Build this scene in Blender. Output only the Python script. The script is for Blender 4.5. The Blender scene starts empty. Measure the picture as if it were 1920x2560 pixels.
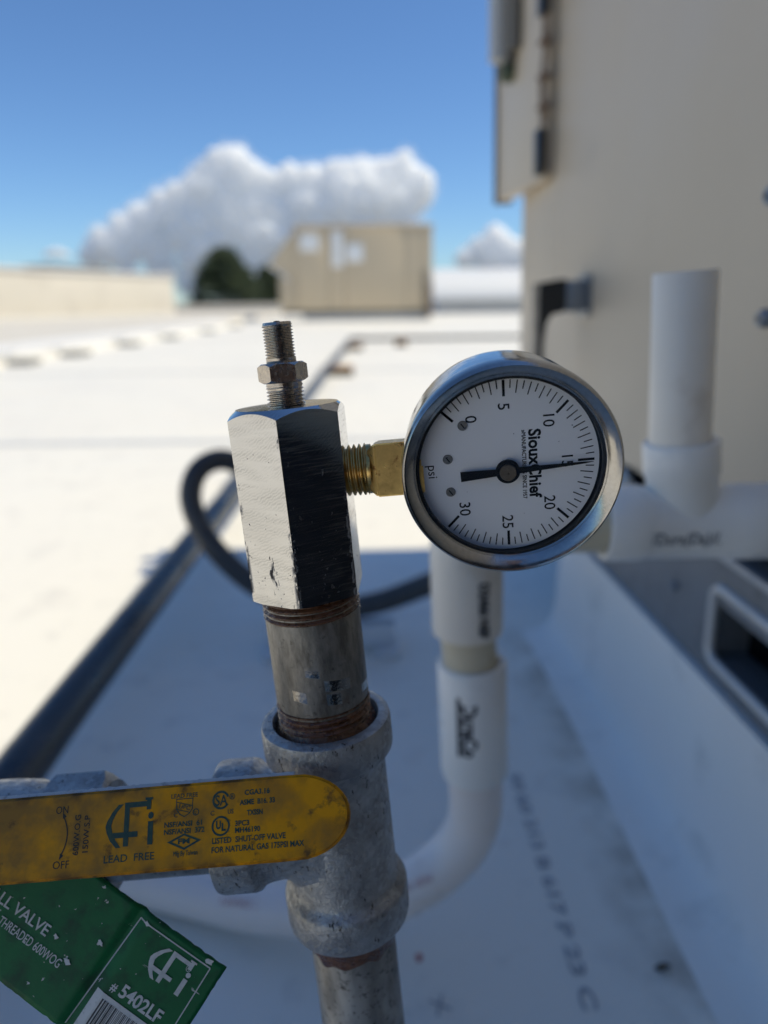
import bpy, bmesh, math, random
from mathutils import Vector, Matrix, noise as mnoise
R = math.radians
random.seed(7)
SC = bpy.context.scene
COL = SC.collection

# ------------------------------------------------------------------ camera, sky, sun, exposure
cd = bpy.data.cameras.new('camera'); cam = bpy.data.objects.new('camera', cd); COL.objects.link(cam)
cam.matrix_world = Matrix.Translation((0, 0, .45)) @ Matrix.Rotation(R(73.5), 4, 'X') @ Matrix.Rotation(R(-.7), 4, 'Z')
cd.lens = 24.98; cd.sensor_width = 36; cd.clip_start = .01; cd.clip_end = 9000
cd.dof.use_dof = True; cd.dof.focus_distance = .182; cd.dof.aperture_fstop = 6.6
SC.camera = cam
SUN_EL = 60
w = bpy.data.worlds.new('World'); SC.world = w; w.use_nodes = True
nt = w.node_tree; nt.nodes.clear()
sky = nt.nodes.new('ShaderNodeTexSky'); sky.sky_type = 'NISHITA'; sky.sun_disc = False
sky.sun_elevation = R(SUN_EL); sky.sun_rotation = R(90); sky.altitude = 400; sky.air_density = 1; sky.dust_density = .2; sky.ozone_density = 4
bg = nt.nodes.new('ShaderNodeBackground'); bg.inputs[1].default_value = .11
wo = nt.nodes.new('ShaderNodeOutputWorld')
tint = nt.nodes.new('ShaderNodeMix'); tint.data_type = 'RGBA'; tint.blend_type = 'MULTIPLY'; tint.inputs[0].default_value = 1; tint.inputs[7].default_value = (.45, .575, .70, 1)
nt.links.new(sky.outputs[0], tint.inputs[6]); nt.links.new(tint.outputs[2], bg.inputs[0]); nt.links.new(bg.outputs[0], wo.inputs[0])
sd = bpy.data.lights.new('sun', 'SUN'); sun = bpy.data.objects.new('sun', sd); COL.objects.link(sun)
sd.energy = 2.35; sd.angle = R(.5); sd.color = (1, .905, .67)
sun.rotation_euler = (0, R(90 - SUN_EL), 0); sun.location = (6, 0, 9)
SC.view_settings.view_transform = 'Standard'; SC.view_settings.look = 'None'
SC.view_settings.exposure = 0.78; SC.view_settings.gamma = 1
SC.render.engine = 'CYCLES'
SC.cycles.use_denoising = True
try: SC.cycles.denoiser = 'OPENIMAGEDENOISE'
except Exception: pass
SC.cycles.max_bounces = 24; SC.cycles.diffuse_bounces = 5; SC.cycles.glossy_bounces = 5; SC.cycles.transparent_max_bounces = 8
SC.cycles.volume_bounces = 24; SC.cycles.caustics_reflective = False; SC.cycles.caustics_refractive = False

# ------------------------------------------------------------------ materials
MATS = {}
class NB:
    """small node builder around one Principled shader"""
    def __init__(s, name):
        s.m = bpy.data.materials.new(name); s.m.use_nodes = True; s.t = s.m.node_tree
        s.p = s.t.nodes['Principled BSDF']; s.tc = s.t.nodes.new('ShaderNodeTexCoord').outputs['Object']; MATS[name] = s.m
    def n(s, kind, **k):
        a = s.t.nodes.new(kind)
        for q, v in k.items(): setattr(a, q, v)
        return a
    def l(s, a, b): s.t.links.new(a, b)
    def vec(s, scale=(1, 1, 1), loc=(0, 0, 0), rot=(0, 0, 0)):
        m = s.n('ShaderNodeMapping'); m.inputs['Scale'].default_value = scale; m.inputs['Location'].default_value = loc; m.inputs['Rotation'].default_value = rot
        s.l(s.tc, m.inputs[0]); return m.outputs[0]
    def noise(s, scale, detail=4, rough=.55, v=None, dist=0):
        a = s.n('ShaderNodeTexNoise'); a.inputs['Scale'].default_value = scale; a.inputs['Detail'].default_value = detail
        a.inputs['Roughness'].default_value = rough; a.inputs['Distortion'].default_value = dist
        s.l(v if v is not None else s.tc, a.inputs['Vector']); return a.outputs[0]
    def ramp(s, fac, lo, hi):
        a = s.n('ShaderNodeMapRange'); a.clamp = True; s.l(fac, a.inputs[0]); a.inputs[1].default_value = lo; a.inputs[2].default_value = hi; return a.outputs[0]
    def math(s, op, a, b=None, c=None):
        m = s.n('ShaderNodeMath', operation=op)
        for i, x in enumerate((a, b, c)):
            if x is None: continue
            if isinstance(x, (int, float)): m.inputs[i].default_value = x
            else: s.l(x, m.inputs[i])
        return m.outputs[0]
    def mix(s, fac, a, b):
        m = s.n('ShaderNodeMix', data_type='RGBA')
        if isinstance(fac, (int, float)): m.inputs[0].default_value = fac
        else: s.l(fac, m.inputs[0])
        for i, x in ((6, a), (7, b)):
            if isinstance(x, tuple): m.inputs[i].default_value = (*x[:3], 1)
            else: s.l(x, m.inputs[i])
        return m.outputs[2]
    def mixf(s, fac, a, b):
        m = s.n('ShaderNodeMix', data_type='FLOAT'); s.l(fac, m.inputs[0])
        for i, x in ((2, a), (3, b)):
            if isinstance(x, (int, float)): m.inputs[i].default_value = x
            else: s.l(x, m.inputs[i])
        return m.outputs[0]
    def xyz(s):
        a = s.n('ShaderNodeSeparateXYZ'); s.l(s.tc, a.inputs[0]); return a.outputs
    def set(s, color=None, rough=None, metal=None, bump=None, bstr=.2, bdist=.001, spec=None):
        for key, v in (('Base Color', color), ('Roughness', rough), ('Metallic', metal), ('Specular IOR Level', spec)):
            if v is None: continue
            if isinstance(v, tuple): s.p.inputs[key].default_value = (*v[:3], 1)
            elif isinstance(v, (int, float)): s.p.inputs[key].default_value = v
            else: s.l(v, s.p.inputs[key])
        if bump is not None:
            b = s.n('ShaderNodeBump'); b.inputs['Strength'].default_value = bstr; b.inputs['Distance'].default_value = bdist
            s.l(bump, b.inputs['Height']); s.l(b.outputs[0], s.p.inputs['Normal'])
        return s.m

def simple(name, c1, c2, scale, rough=.5, metal=0, dirt=None, bscale=None, bstr=.15, bdist=.001, rvar=.1):
    b = NB(name); n = b.noise(scale)
    col = b.mix(b.ramp(n, .3, .7), c1, c2)
    for d in dirt or []:
        dc, ds, lo, hi = d[:4]
        v = b.vec(d[4]) if len(d) > 4 else None
        col = b.mix(b.ramp(b.noise(ds, 5, .6, v), lo, hi), col, dc)
    r = b.mixf(b.ramp(n, .3, .7), max(0, rough - rvar), min(1, rough + rvar))
    return b.set(col, r, metal, b.noise(bscale, 3) if bscale else None, bstr, bdist)

b = NB('roof_membrane'); n = b.noise(2.2); x, y, z = b.xyz()
col = b.mix(b.ramp(n, .3, .7), (.885, .85, .765), (.855, .82, .74))
for dc, ds, lo, hi in (((.80, .765, .70), .9, .50, .80), ((.68, .65, .60), 8, .57, .82), ((.72, .69, .635), 22, .57, .75), ((.44, .42, .39), 60, .70, .82)):
    col = b.mix(b.ramp(b.noise(ds, 5, .6), lo, hi), col, dc)
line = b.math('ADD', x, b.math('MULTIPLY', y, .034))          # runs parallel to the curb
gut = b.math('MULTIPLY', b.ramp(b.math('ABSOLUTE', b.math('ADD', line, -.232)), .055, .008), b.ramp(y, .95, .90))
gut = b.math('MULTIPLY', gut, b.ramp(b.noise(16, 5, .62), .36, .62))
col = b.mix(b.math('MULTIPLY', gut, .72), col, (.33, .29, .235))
b.set(col, b.mixf(b.ramp(n, .3, .7), .45, .65), 0, b.noise(260, 3), .25, .0008)
simple('curb_membrane', (.90, .87, .82), (.87, .84, .79), 6, .5, 0, [((.66, .64, .60), 14, .58, .8)], 200, .2, .001)
simple('seam_membrane', (.66, .66, .65), (.60, .60, .59), 5, .5, 0, None, 200, .2, .001)
simple('ground_pale', (.30, .28, .235), (.25, .235, .20), .05, .9)  # pale ground, lightened to bounce sun up under the clouds
simple('beige_paint', (.56, .47, .355), (.54, .455, .34), 3, .45, 0, [((.43, .365, .28), 7, .62, .85)], 900, .05, .0004)
simple('beige_edge', (.42, .38, .32), (.38, .35, .30), 8, .5)
simple('far_beige', (.60, .49, .335), (.56, .46, .315), 1.2, .55, 0, [((.40, .35, .27), 2.2, .6, .8)])
simple('far_shadow_gap', (.14, .13, .11), (.17, .15, .12), 2, .7)
simple('far_label', (.82, .83, .82), (.76, .77, .76), 4, .5)
simple('penthouse_wall', (.70, .645, .55), (.66, .61, .52), .6, .8, 0, [((.55, .50, .43), 1.1, .55, .8)])
simple('penthouse_cap', (.74, .72, .68), (.70, .68, .64), 1, .5)
simple('white_metal', (.80, .80, .79), (.76, .76, .76), .8, .45)
simple('pale_grey', (.50, .51, .51), (.46, .47, .47), 1.5, .6)
simple('dark_equipment', (.10, .10, .10), (.15, .14, .13), 3, .6)
simple('galvanised', (.56, .57, .58), (.46, .475, .49), 25, .42, .55, [((.36, .37, .38), 50, .58, .75)], 300, .1, .0006)
simple('rail_zinc', (.25, .26, .27), (.20, .21, .22), 25, .45, .4, [((.15, .155, .16), 50, .58, .75)], 300, .1, .0006)
simple('flexible_pvc', (.88, .79, .73), (.84, .755, .69), 20, .36, 0, [((.70, .60, .52), 24, .60, .85)])
simple('strut_zinc', (.74, .75, .76), (.66, .67, .69), 40, .4, .2)
simple('old_membrane', (.74, .69, .60), (.70, .65, .56), 1.1, .6, 0, [((.55, .50, .42), 2.4, .55, .8)])
simple('trim_metal', (.62, .60, .57), (.55, .54, .52), 40, .4, .3)
simple('gap_shade', (.010, .010, .012), (.014, .014, .016), 30, .8)  # near-black: shade of gaps and recesses put into the colour
simple('black_plastic', (.012, .012, .013), (.018, .018, .019), 60, .38)
simple('blue_grey_metal', (.26, .29, .33), (.22, .25, .29), 60, .35, .6)
simple('rust_brown', (.20, .13, .085), (.14, .09, .06), 120, .7)
simple('green_cap', (.06, .08, .05), (.09, .11, .06), 80, .6)
simple('black_iron', (.022, .024, .028), (.034, .034, .036), 30, .33, .0, [((.075, .062, .05), 9, .55, .8)], 500, .2, .0006)
simple('rubber_conduit', (.035, .036, .038), (.050, .051, .053), 60, .45, 0, [((.09, .087, .082), 25, .6, .85)], 700, .1, .0005)
simple('rubber_block', (.022, .021, .020), (.035, .033, .03), 40, .8, 0, None, 300, .4, .002)
simple('orange_strip', (.55, .27, .06), (.42, .20, .05), 40, .5)
simple('wood_block', (.30, .19, .09), (.24, .15, .07), 12, .8)
simple('pvc_white', (.88, .855, .80), (.84, .815, .76), 20, .33, 0, [((.62, .58, .50), 26, .64, .85)])
simple('pvc_aged', (.85, .785, .68), (.81, .74, .63), 20, .36, 0, [((.55, .45, .33), 24, .58, .85)])
simple('pvc_ivory', (.66, .58, .42), (.60, .52, .36), 30, .4, 0, [((.36, .28, .17), 40, .60, .82)])
simple('worn_ink', (.13, .135, .145), (.34, .34, .34), 320, .6)
simple('print_ink', (.02, .022, .03), (.03, .032, .04), 300, .5)
simple('faded_ink', (.34, .35, .36), (.52, .52, .53), 90, .7)
simple('faded_red', (.60, .36, .34), (.68, .50, .46), 200, .6)
simple('red_mark', (.42, .10, .09), (.5, .16, .14), 200, .6)
simple('concrete_paver', (.24, .235, .22), (.19, .185, .17), 8, .9)
simple('bark', (.10, .075, .055), (.07, .055, .04), 3, .9)
simple('conifer_leaf', (.022, .040, .016), (.042, .062, .024), .8, .8)
simple('cloth_navy', (.010, .012, .020), (.016, .018, .028), 30, .85, 0, None, 200, .3, .003)
simple('cloth_trousers', (.007, .008, .012), (.010, .011, .016), 30, .85)
simple('cloth_red', (.09, .016, .014), (.07, .012, .012), 30, .85)
simple('skin', (.36, .21, .145), (.33, .19, .13), 20, .5)
simple('hair', (.03, .022, .016), (.04, .028, .02), 90, .6)
simple('dial_white', (.88, .89, .91), (.86, .87, .89), 30, .45)
simple('dial_black', (.006, .006, .006), (.009, .009, .009), 90, .85)
MATS['dial_black'].node_tree.nodes['Principled BSDF'].inputs['Specular IOR Level'].default_value = .12
simple('gauge_inside', (.01, .01, .011), (.014, .014, .015), 60, .7)
simple('screw_metal', (.34, .32, .29), (.24, .225, .20), 900, .35, .9)
simple('pin_metal', (.22, .175, .12), (.18, .14, .095), 900, .45, .7)
simple('print_green', (.006, .045, .040), (.05, .085, .045), 700, .6, 0)
simple('print_black', (.02, .02, .015), (.04, .035, .02), 900, .6)
simple('print_white', (.62, .63, .60), (.5, .51, .48), 600, .5)
simple('label_white', (.66, .66, .63), (.60, .60, .57), 300, .5, 0, [((.36, .37, .34), 500, .56, .75)])
simple('nickel', (.52, .47, .41), (.46, .41, .36), 700, .24, 1, [((.20, .17, .14), 900, .58, .8)], 2500, .12, .0001)
simple('brass', (.74, .52, .20), (.62, .42, .15), 500, .34, 1, [((.24, .10, .035), 420, .60, .74), ((.40, .25, .09), 160, .52, .8)], 2500, .18, .0001)

b = NB('cloud_white'); b.set((1, 1, 1), 1.0, 0, spec=0)
b.p.inputs['Subsurface Weight'].default_value = 1; b.p.inputs['Subsurface Radius'].default_value = (1, 1, 1); b.p.inputs['Subsurface Scale'].default_value = 170
b = NB('cloud_veil'); b.t.nodes.remove(b.p)
vs_ = b.n('ShaderNodeVolumePrincipled'); vs_.inputs['Color'].default_value = (1, 1, 1, 1); vs_.inputs['Density'].default_value = .0045; vs_.inputs['Anisotropy'].default_value = .1
b.l(vs_.outputs[0], b.t.nodes['Material Output'].inputs['Volume'])

# gauge chrome: bright plating with a faint orange-peel
b = NB('gauge_chrome'); n = b.noise(900, 3)
b.set(b.mix(b.ramp(n, .35, .7), (.46, .44, .415), (.40, .385, .36)), b.mixf(b.ramp(b.noise(260, 4), .35, .7), .13, .26), 1, b.noise(1300, 2), .10, .00012)
b = NB('case_chrome'); n = b.noise(300, 4)
b.set((.58, .58, .57), b.mixf(b.ramp(n, .35, .7), .07, .20), 1, b.noise(140, 3), .14, .0006)

# polished hexagonal block: machining arcs, scratches, grime gathered low on the block
b = NB('hex_chrome')
x, y, z0_ = b.xyz(); z = b.math('ADD', z0_, 0.0)
arc = b.n('ShaderNodeTexWave', wave_type='RINGS', rings_direction='SPHERICAL'); arc.inputs['Scale'].default_value = 420; arc.inputs['Distortion'].default_value = 7.0
arc.inputs['Detail'].default_value = 4; arc.inputs['Detail Scale'].default_value = 1.6; b.l(b.vec((1, 1, 1), (.035, 0, -.165)), arc.inputs['Vector'])
arcn = b.noise(70, 3, .5, b.vec((1, 1, 6)))
arcm = b.math('MULTIPLY', arc.outputs['Fac'], b.ramp(arcn, .40, .70))
scr = b.noise(240, 2, .5, b.vec((.5, .5, 9), (0, 0, 0), (.12, .10, 0)))
low = b.ramp(z, .105, .070)
spk = b.ramp(b.math('ADD', b.noise(620, 4, .6), b.math('MULTIPLY', low, .06)), .70, .73)
strk = b.ramp(b.math('ADD', b.noise(300, 4, .65, b.vec((1, 1, .30))), b.math('MULTIPLY', low, .08)), .70, .74)
ang = b.math('ARCTAN2', y, x); fr_ = b.math('FRACT', b.math('DIVIDE', b.math('ADD', ang, R(93) + R(360)), R(60)))
edge = b.ramp(b.math('ABSOLUTE', b.math('ADD', fr_, -.5)), .44, .49)
egr = b.math('MULTIPLY', edge, b.ramp(b.math('ADD', b.noise(420, 5, .7, b.vec((1, 1, .45))), b.math('MULTIPLY', b.ramp(z, .112, .080), .14)), .60, .68))
grime = b.math('MAXIMUM', egr, b.math('MAXIMUM', spk, strk))
haze_ = b.math('MULTIPLY', b.ramp(b.noise(55, 3), .42, .62), b.ramp(z, .088, .072))
col = b.mix(b.math('MULTIPLY', arcm, .75), (.62, .605, .58), (.32, .31, .295))
col = b.mix(b.math('MULTIPLY', b.ramp(b.noise(34, 4, .6, b.vec((1, 1, 2.4), (0, 0, .3))), .42, .66), .38), col, (.50, .49, .47))
col = b.mix(b.math('MULTIPLY', haze_, .55), col, (.55, .56, .56))
col = b.mix(grime, col, (.045, .035, .028))
rg = b.mixf(b.ramp(scr, .45, .75), .07, .20); rg = b.mixf(haze_, rg, .38); rg = b.mixf(grime, rg, .7)
hgt = b.math('ADD', b.math('MULTIPLY', arcm, .35), b.math('MULTIPLY', scr, .25)); hgt = b.math('ADD', hgt, b.math('MULTIPLY', grime, .7))
b.set(col, rg, b.mixf(grime, 1.0, 0.0), hgt, .045, .00010)

# galvanised malleable fittings: dull zinc, grainy, dark specks
b = NB('zinc_cast')
n = b.noise(120, 4); g = b.noise(1100, 3, .6)
vo = b.n('ShaderNodeTexVoronoi'); vo.inputs['Scale'].default_value = 750; b.l(b.tc, vo.inputs['Vector'])
sp_ = b.n('ShaderNodeSeparateColor'); b.l(vo.outputs['Color'], sp_.inputs[0])
col = b.mix(b.ramp(n, .35, .68), (.41, .41, .405), (.25, .25, .248))
col = b.mix(b.math('MULTIPLY', b.ramp(sp_.outputs[0], .35, 1), .38), col, (.58, .58, .575))
col = b.mix(b.math('MULTIPLY', b.ramp(b.noise(48, 4, .6), .54, .74), .40), col, (.27, .24, .20))
col = b.mix(b.math('MULTIPLY', b.ramp(b.noise(260, 4, .6), .60, .74), .6), col, (.16, .15, .135))
col = b.mix(b.ramp(b.noise(620, 3, .6, b.vec((1, 1, .4))), .64, .70), col, (.06, .055, .05))
b.set(col, b.mixf(b.ramp(sp_.outputs[1], .1, .9), .28, .58), .62, b.math('ADD', g, b.math('MULTIPLY', sp_.outputs[0], .4)), .6, .0005)

# threaded galvanised nipples: streaky dull zinc with bright wrench-tooth marks near the lower end
b = NB('zinc_pipe')
x, y, z = b.xyz()
n = b.noise(230, 5, .7, b.vec((1, 1, .30)))
col = b.mix(b.ramp(n, .36, .64), (.32, .295, .255), (.13, .118, .10))
col = b.mix(b.ramp(b.noise(420, 4, .65), .60, .72), col, (.10, .09, .075))
col = b.mix(b.ramp(b.noise(75, 3, .6), .62, .74), col, (.13, .075, .045))
br = b.n('ShaderNodeTexBrick'); br.offset = .37; br.squash = 1.6; br.inputs['Scale'].default_value = 1; br.inputs['Mortar Size'].default_value = .0004
br.inputs['Brick Width'].default_value = .0046; br.inputs['Row Height'].default_value = .0040; br.inputs['Color1'].default_value = (0, 0, 0, 1); br.inputs['Color2'].default_value = (1, 1, 1, 1); br.inputs['Mortar'].default_value = (0, 0, 0, 1)
cv = b.n('ShaderNodeCombineXYZ'); b.l(b.math('ADD', x, b.math('MULTIPLY', z, .05)), cv.inputs[0]); b.l(b.math('ADD', z, b.math('MULTIPLY', x, .16)), cv.inputs[1]); b.l(cv.outputs[0], br.inputs['Vector'])
band = b.math('MULTIPLY', b.ramp(z, .0425, .0432), b.ramp(z, .0560, .0530))
tooth = b.math('MULTIPLY', b.math('GREATER_THAN', br.outputs['Color'], .66), band)
col = b.mix(tooth, col, (.40, .38, .35))
ox = b.ramp(b.math('ADD', b.noise(300, 4, .6), b.math('MULTIPLY', b.ramp(z, .045, .036), .28)), .66, .76)
ox = b.math('MULTIPLY', ox, b.ramp(z, .046, .043))
col = b.mix(ox, col, (.085, .04, .02))
rg = b.mixf(tooth, .42, .16)
b.set(col, rg, b.mixf(tooth, .55, 1.0), b.math('ADD', b.noise(800, 3), b.math('MULTIPLY', tooth, -1.2)), .35, .0003)

b = NB('zinc_plain')
n = b.noise(110, 4, .6, b.vec((1, 1, .35)))
col = b.mix(b.ramp(n, .36, .64), (.42, .405, .375), (.20, .195, .185))
col = b.mix(b.ramp(b.noise(420, 4, .65), .56, .68), col, (.10, .095, .09))
col = b.mix(b.math('MULTIPLY', b.ramp(b.noise(60, 4, .6), .52, .72), .5), col, (.22, .165, .11))
b.set(col, b.mixf(b.ramp(n, .3, .7), .36, .52), .65, b.noise(800, 3), .3, .0003)

b = NB('thread_sealant')
n = b.noise(330, 4)
b.set(b.mix(b.ramp(n, .35, .7), (.085, .034, .016), (.17, .072, .028)), b.mixf(b.ramp(n, .4, .65), .14, .45), 0, b.noise(420, 4), .6, .0012)

# yellow vinyl handle sleeve with rubbed-in dirt
b = NB('yellow_vinyl')
x, y, z = b.xyz()
n = b.noise(60, 4, .6)
col = b.mix(b.ramp(n, .35, .7), (.80, .345, .0), (.66, .27, .0))
left = b.ramp(x, -.025, -.075)
g1 = b.ramp(b.math('ADD', b.noise(75, 4, .6), b.math('MULTIPLY', left, .16)), .47, .70)
col = b.mix(b.math('MULTIPLY', g1, .78), col, (.22, .125, .035))
g2 = b.ramp(b.noise(150, 5, .65, b.vec((1, 1, 1), (.3, .1, .2))), .585, .70)
col = b.mix(b.math('MULTIPLY', g2, .85), col, (.09, .05, .018))
ed = b.math('MULTIPLY', b.ramp(b.math('ABSOLUTE', b.math('ADD', y, -.0004)), .0072, .0102), b.ramp(b.noise(130, 4), .46, .60))
col = b.mix(b.math('MULTIPLY', ed, .8), col, (.07, .04, .018))
tp = b.math('MULTIPLY', b.ramp(x, .0005, .0065), b.ramp(b.noise(190, 4), .45, .62))
col = b.mix(b.math('MULTIPLY', tp, .8), col, (.06, .035, .015))
b.set(col, b.mixf(g1, .42, .6), 0, b.noise(500, 3), .12, .0003, spec=.25)

# green printed card tag, scuffed through to the card
b = NB('green_card')
n = b.noise(45, 4)
col = b.mix(b.ramp(n, .35, .7), (.004, .145, .040), (.004, .110, .033))
col = b.mix(b.math('MULTIPLY', b.ramp(b.noise(110, 5, .65), .48, .68), .8), col, (.010, .045, .022))
sc = b.ramp(b.noise(330, 4, .62, b.vec((.22, 1, 1), (0, 0, 0), (0, 0, .5))), .685, .71)
col = b.mix(sc, col, (.42, .45, .41))
fl = b.ramp(b.noise(420, 3, .6), .70, .715)
col = b.mix(fl, col, (.55, .55, .52))
b.set(col, .5, 0, b.noise(180, 4), .25, .0006, spec=.3)

b = NB('gauge_glass')
t = b.t; t.nodes.remove(b.p)
tr = b.n('ShaderNodeBsdfTransparent'); gl = b.n('ShaderNodeBsdfGlossy'); gl.inputs['Roughness'].default_value = .02
fr = b.n('ShaderNodeFresnel'); fr.inputs[0].default_value = 1.45; mx = b.n('ShaderNodeMixShader')
b.l(fr.outputs[0], mx.inputs[0]); b.l(tr.outputs[0], mx.inputs[1]); b.l(gl.outputs[0], mx.inputs[2]); b.l(mx.outputs[0], t.nodes['Material Output'].inputs[0])

# ------------------------------------------------------------------ mesh helpers
def link(name, me, mat, parent=None, smooth=None, mtx=None):
    o = bpy.data.objects.new(name, me); COL.objects.link(o)
    if mat is not None and not me.materials: me.materials.append(MATS[mat])
    if smooth is not None:
        for p in me.polygons: p.use_smooth = True
        me.set_sharp_from_angle(angle=R(smooth))
    if parent is not None: o.parent = parent
    if mtx is not None: o.matrix_local = mtx
    return o
def empty(name, mtx, label, cat, group=None):
    o = bpy.data.objects.new(name, None); COL.objects.link(o); o.matrix_world = mtx; o.empty_display_size = .02
    return tag(o, label, cat, group)
def tag(o, label, cat, group=None):
    o['label'] = label; o['category'] = cat
    if group: o['group'] = group
    return o
def struct(o): o['kind'] = 'structure'; return o
class MB:
    def __init__(s): s.v = []; s.f = []
    def add(s, vs, fs, m=None):
        k = len(s.v)
        s.v += [(m @ Vector(q)) if m is not None else Vector(q) for q in vs]
        s.f += [tuple(i + k for i in q) for q in fs]; return s
    def mesh(s, name):
        me = bpy.data.meshes.new(name); me.from_pydata([tuple(q) for q in s.v], [], s.f); me.validate(); me.update(); return me
    def build(s, name, mat, parent=None, smooth=None, mtx=None, recalc=True):
        me = s.mesh(name)
        if recalc:
            bm = bmesh.new(); bm.from_mesh(me); bmesh.ops.recalc_face_normals(bm, faces=bm.faces); bm.to_mesh(me); bm.free()
        return link(name, me, mat, parent, smooth, mtx)
    def box(s, lo, hi, m=None):
        (a, b_, c), (d, e, f) = lo, hi
        return s.add([(a, b_, c), (d, b_, c), (d, e, c), (a, e, c), (a, b_, f), (d, b_, f), (d, e, f), (a, e, f)],
                     [(0, 3, 2, 1), (4, 5, 6, 7), (0, 1, 5, 4), (1, 2, 6, 5), (2, 3, 7, 6), (3, 0, 4, 7)], m)
    def lathe(s, prof, seg=48, m=None, closed=False, caps=False):
        n = len(prof); vs = []; fs = []
        for j in range(seg):
            a = 2 * math.pi * j / seg
            vs += [(r * math.cos(a), r * math.sin(a), z) for r, z in prof]
        for j in range(seg):
            k = (j + 1) % seg
            for i in range(n - 1 if not closed else n):
                i2 = (i + 1) % n
                fs.append((j * n + i, k * n + i, k * n + i2, j * n + i2))
        if caps and not closed:
            if prof[0][0] > 1e-6: fs.append(tuple(j * n for j in range(seg))[::-1])
            if prof[-1][0] > 1e-6: fs.append(tuple(j * n + n - 1 for j in range(seg)))
        return s.add(vs, fs, m)
    def thread(s, r, depth, z0, z1, pitch, seg=40, m=None, taper=0):
        shape = [(0, 0), (.35, 1), (.5, 1), (.85, 0)]     # fraction of pitch, crest
        k = len(shape); turns = int(math.ceil((z1 - z0) / pitch)); n = turns * k + 1; vs = []; fs = []
        for j in range(seg):
            a = 2 * math.pi * j / seg
            for i in range(n + k):
                fz, cr = shape[i % k]; zz = z0 + (i // k + fz + j / seg - .5) * pitch
                zc = min(max(zz, z0), z1); rr = (r - depth + depth * cr) + taper * (zc - z0)
                vs.append((rr * math.cos(a), rr * math.sin(a), zc))
        N = n + k
        for j in range(seg):
            last = j == seg - 1; j2 = 0 if last else j + 1
            for i in range(n - 1):
                o2 = i + k if last else i
                if o2 + 1 < N: fs.append((j * N + i, j2 * N + o2, j2 * N + o2 + 1, j * N + i + 1))
        return s.add(vs, fs, m)
    def prism(s, poly, z0, z1, m=None):
        n = len(poly); vs = [(x, y, z0) for x, y in poly] + [(x, y, z1) for x, y in poly]
        fs = [tuple(range(n))[::-1], tuple(range(n, 2 * n))] + [(i, (i + 1) % n, (i + 1) % n + n, i + n) for i in range(n)]
        return s.add(vs, fs, m)
    def tube(s, pts, rad, seg=20, caps=True):
        pts = [Vector(p) for p in pts]; n = len(pts); rad = rad if isinstance(rad, (list, tuple)) else [rad] * n
        t0 = (pts[1] - pts[0]).normalized(); nrm = t0.orthogonal().normalized(); vs = []; fs = []
        for i, p in enumerate(pts):
            t = (pts[min(i + 1, n - 1)] - pts[max(i - 1, 0)]).normalized()
            nrm = (nrm - t * nrm.dot(t)).normalized(); bi = t.cross(nrm)
            vs += [p + rad[i] * (math.cos(2 * math.pi * j / seg) * nrm + math.sin(2 * math.pi * j / seg) * bi) for j in range(seg)]
        for i in range(n - 1):
            for j in range(seg):
                k = (j + 1) % seg; fs.append((i * seg + j, i * seg + k, (i + 1) * seg + k, (i + 1) * seg + j))
        if caps: fs += [tuple(range(seg))[::-1], tuple((n - 1) * seg + j for j in range(seg))]
        return s.add(vs, fs)
def bevel_box(name, lo, hi, mat, parent=None, bw=.002, seg=2, mtx=None, smooth=35):
    me = MB().box(lo, hi).mesh(name); bm = bmesh.new(); bm.from_mesh(me)
    bmesh.ops.bevel(bm, geom=bm.edges[:], offset=bw, segments=seg, affect='EDGES', profile=.6); bm.to_mesh(me); bm.free()
    return link(name, me, mat, parent, smooth, mtx)
def spline(pts, k=10):
    pts = [Vector(p) for p in pts]; out = []
    for i in range(len(pts) - 1):
        p0, p1, p2, p3 = pts[max(i - 1, 0)], pts[i], pts[i + 1], pts[min(i + 2, len(pts) - 1)]
        for j in range(k):
            t = j / k; out.append(.5 * ((2 * p1) + (-p0 + p2) * t + (2 * p0 - 5 * p1 + 4 * p2 - p3) * t * t + (-p0 + 3 * p1 - 3 * p2 + p3) * t ** 3))
    return out + [pts[-1]]
def frame(o, x, y, z):
    m = Matrix.Identity(4)
    for i, v in enumerate((x, y, z, o)):
        for j in range(3): m[j][i] = v[j]
    return m
AX_X = Matrix.Rotation(R(90), 4, 'Y')      # lathe axis z -> +x
AX_Y = Matrix.Rotation(R(-90), 4, 'X')     # lathe axis z -> +y
T = Matrix.Translation
_TXT = []
def text_mesh(body, size, bold=0, width=None, align='LEFT', depth=.00004, sx=1):
    """text outline as a mesh in the xy plane, baseline on y=0; width (m) rescales it horizontally"""
    c = bpy.data.curves.new('txt', 'FONT'); c.body = body; c.size = size; c.extrude = depth; c.offset = bold; c.resolution_u = 3
    o = bpy.data.objects.new('txt', c); COL.objects.link(o)
    dg = bpy.context.evaluated_depsgraph_get()
    me = bpy.data.meshes.new_from_object(o.evaluated_get(dg)); COL.objects.unlink(o); bpy.data.objects.remove(o)
    xs = [v.co.x for v in me.vertices] or [0, 1]; x0, x1 = min(xs), max(xs)
    f = sx if width is None else width / (x1 - x0)
    W = (x1 - x0) * f; off = {'LEFT': 0, 'CENTER': -W / 2, 'RIGHT': -W}[align]
    for v in me.vertices: v.co.x = (v.co.x - x0) * f + off
    return me
def lettering(body, size, mat, parent, mtx, name='lettering', **k):
    me = text_mesh(body, size, **k); me.materials.clear()
    return link(name, me, mat, parent, None, mtx)

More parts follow.
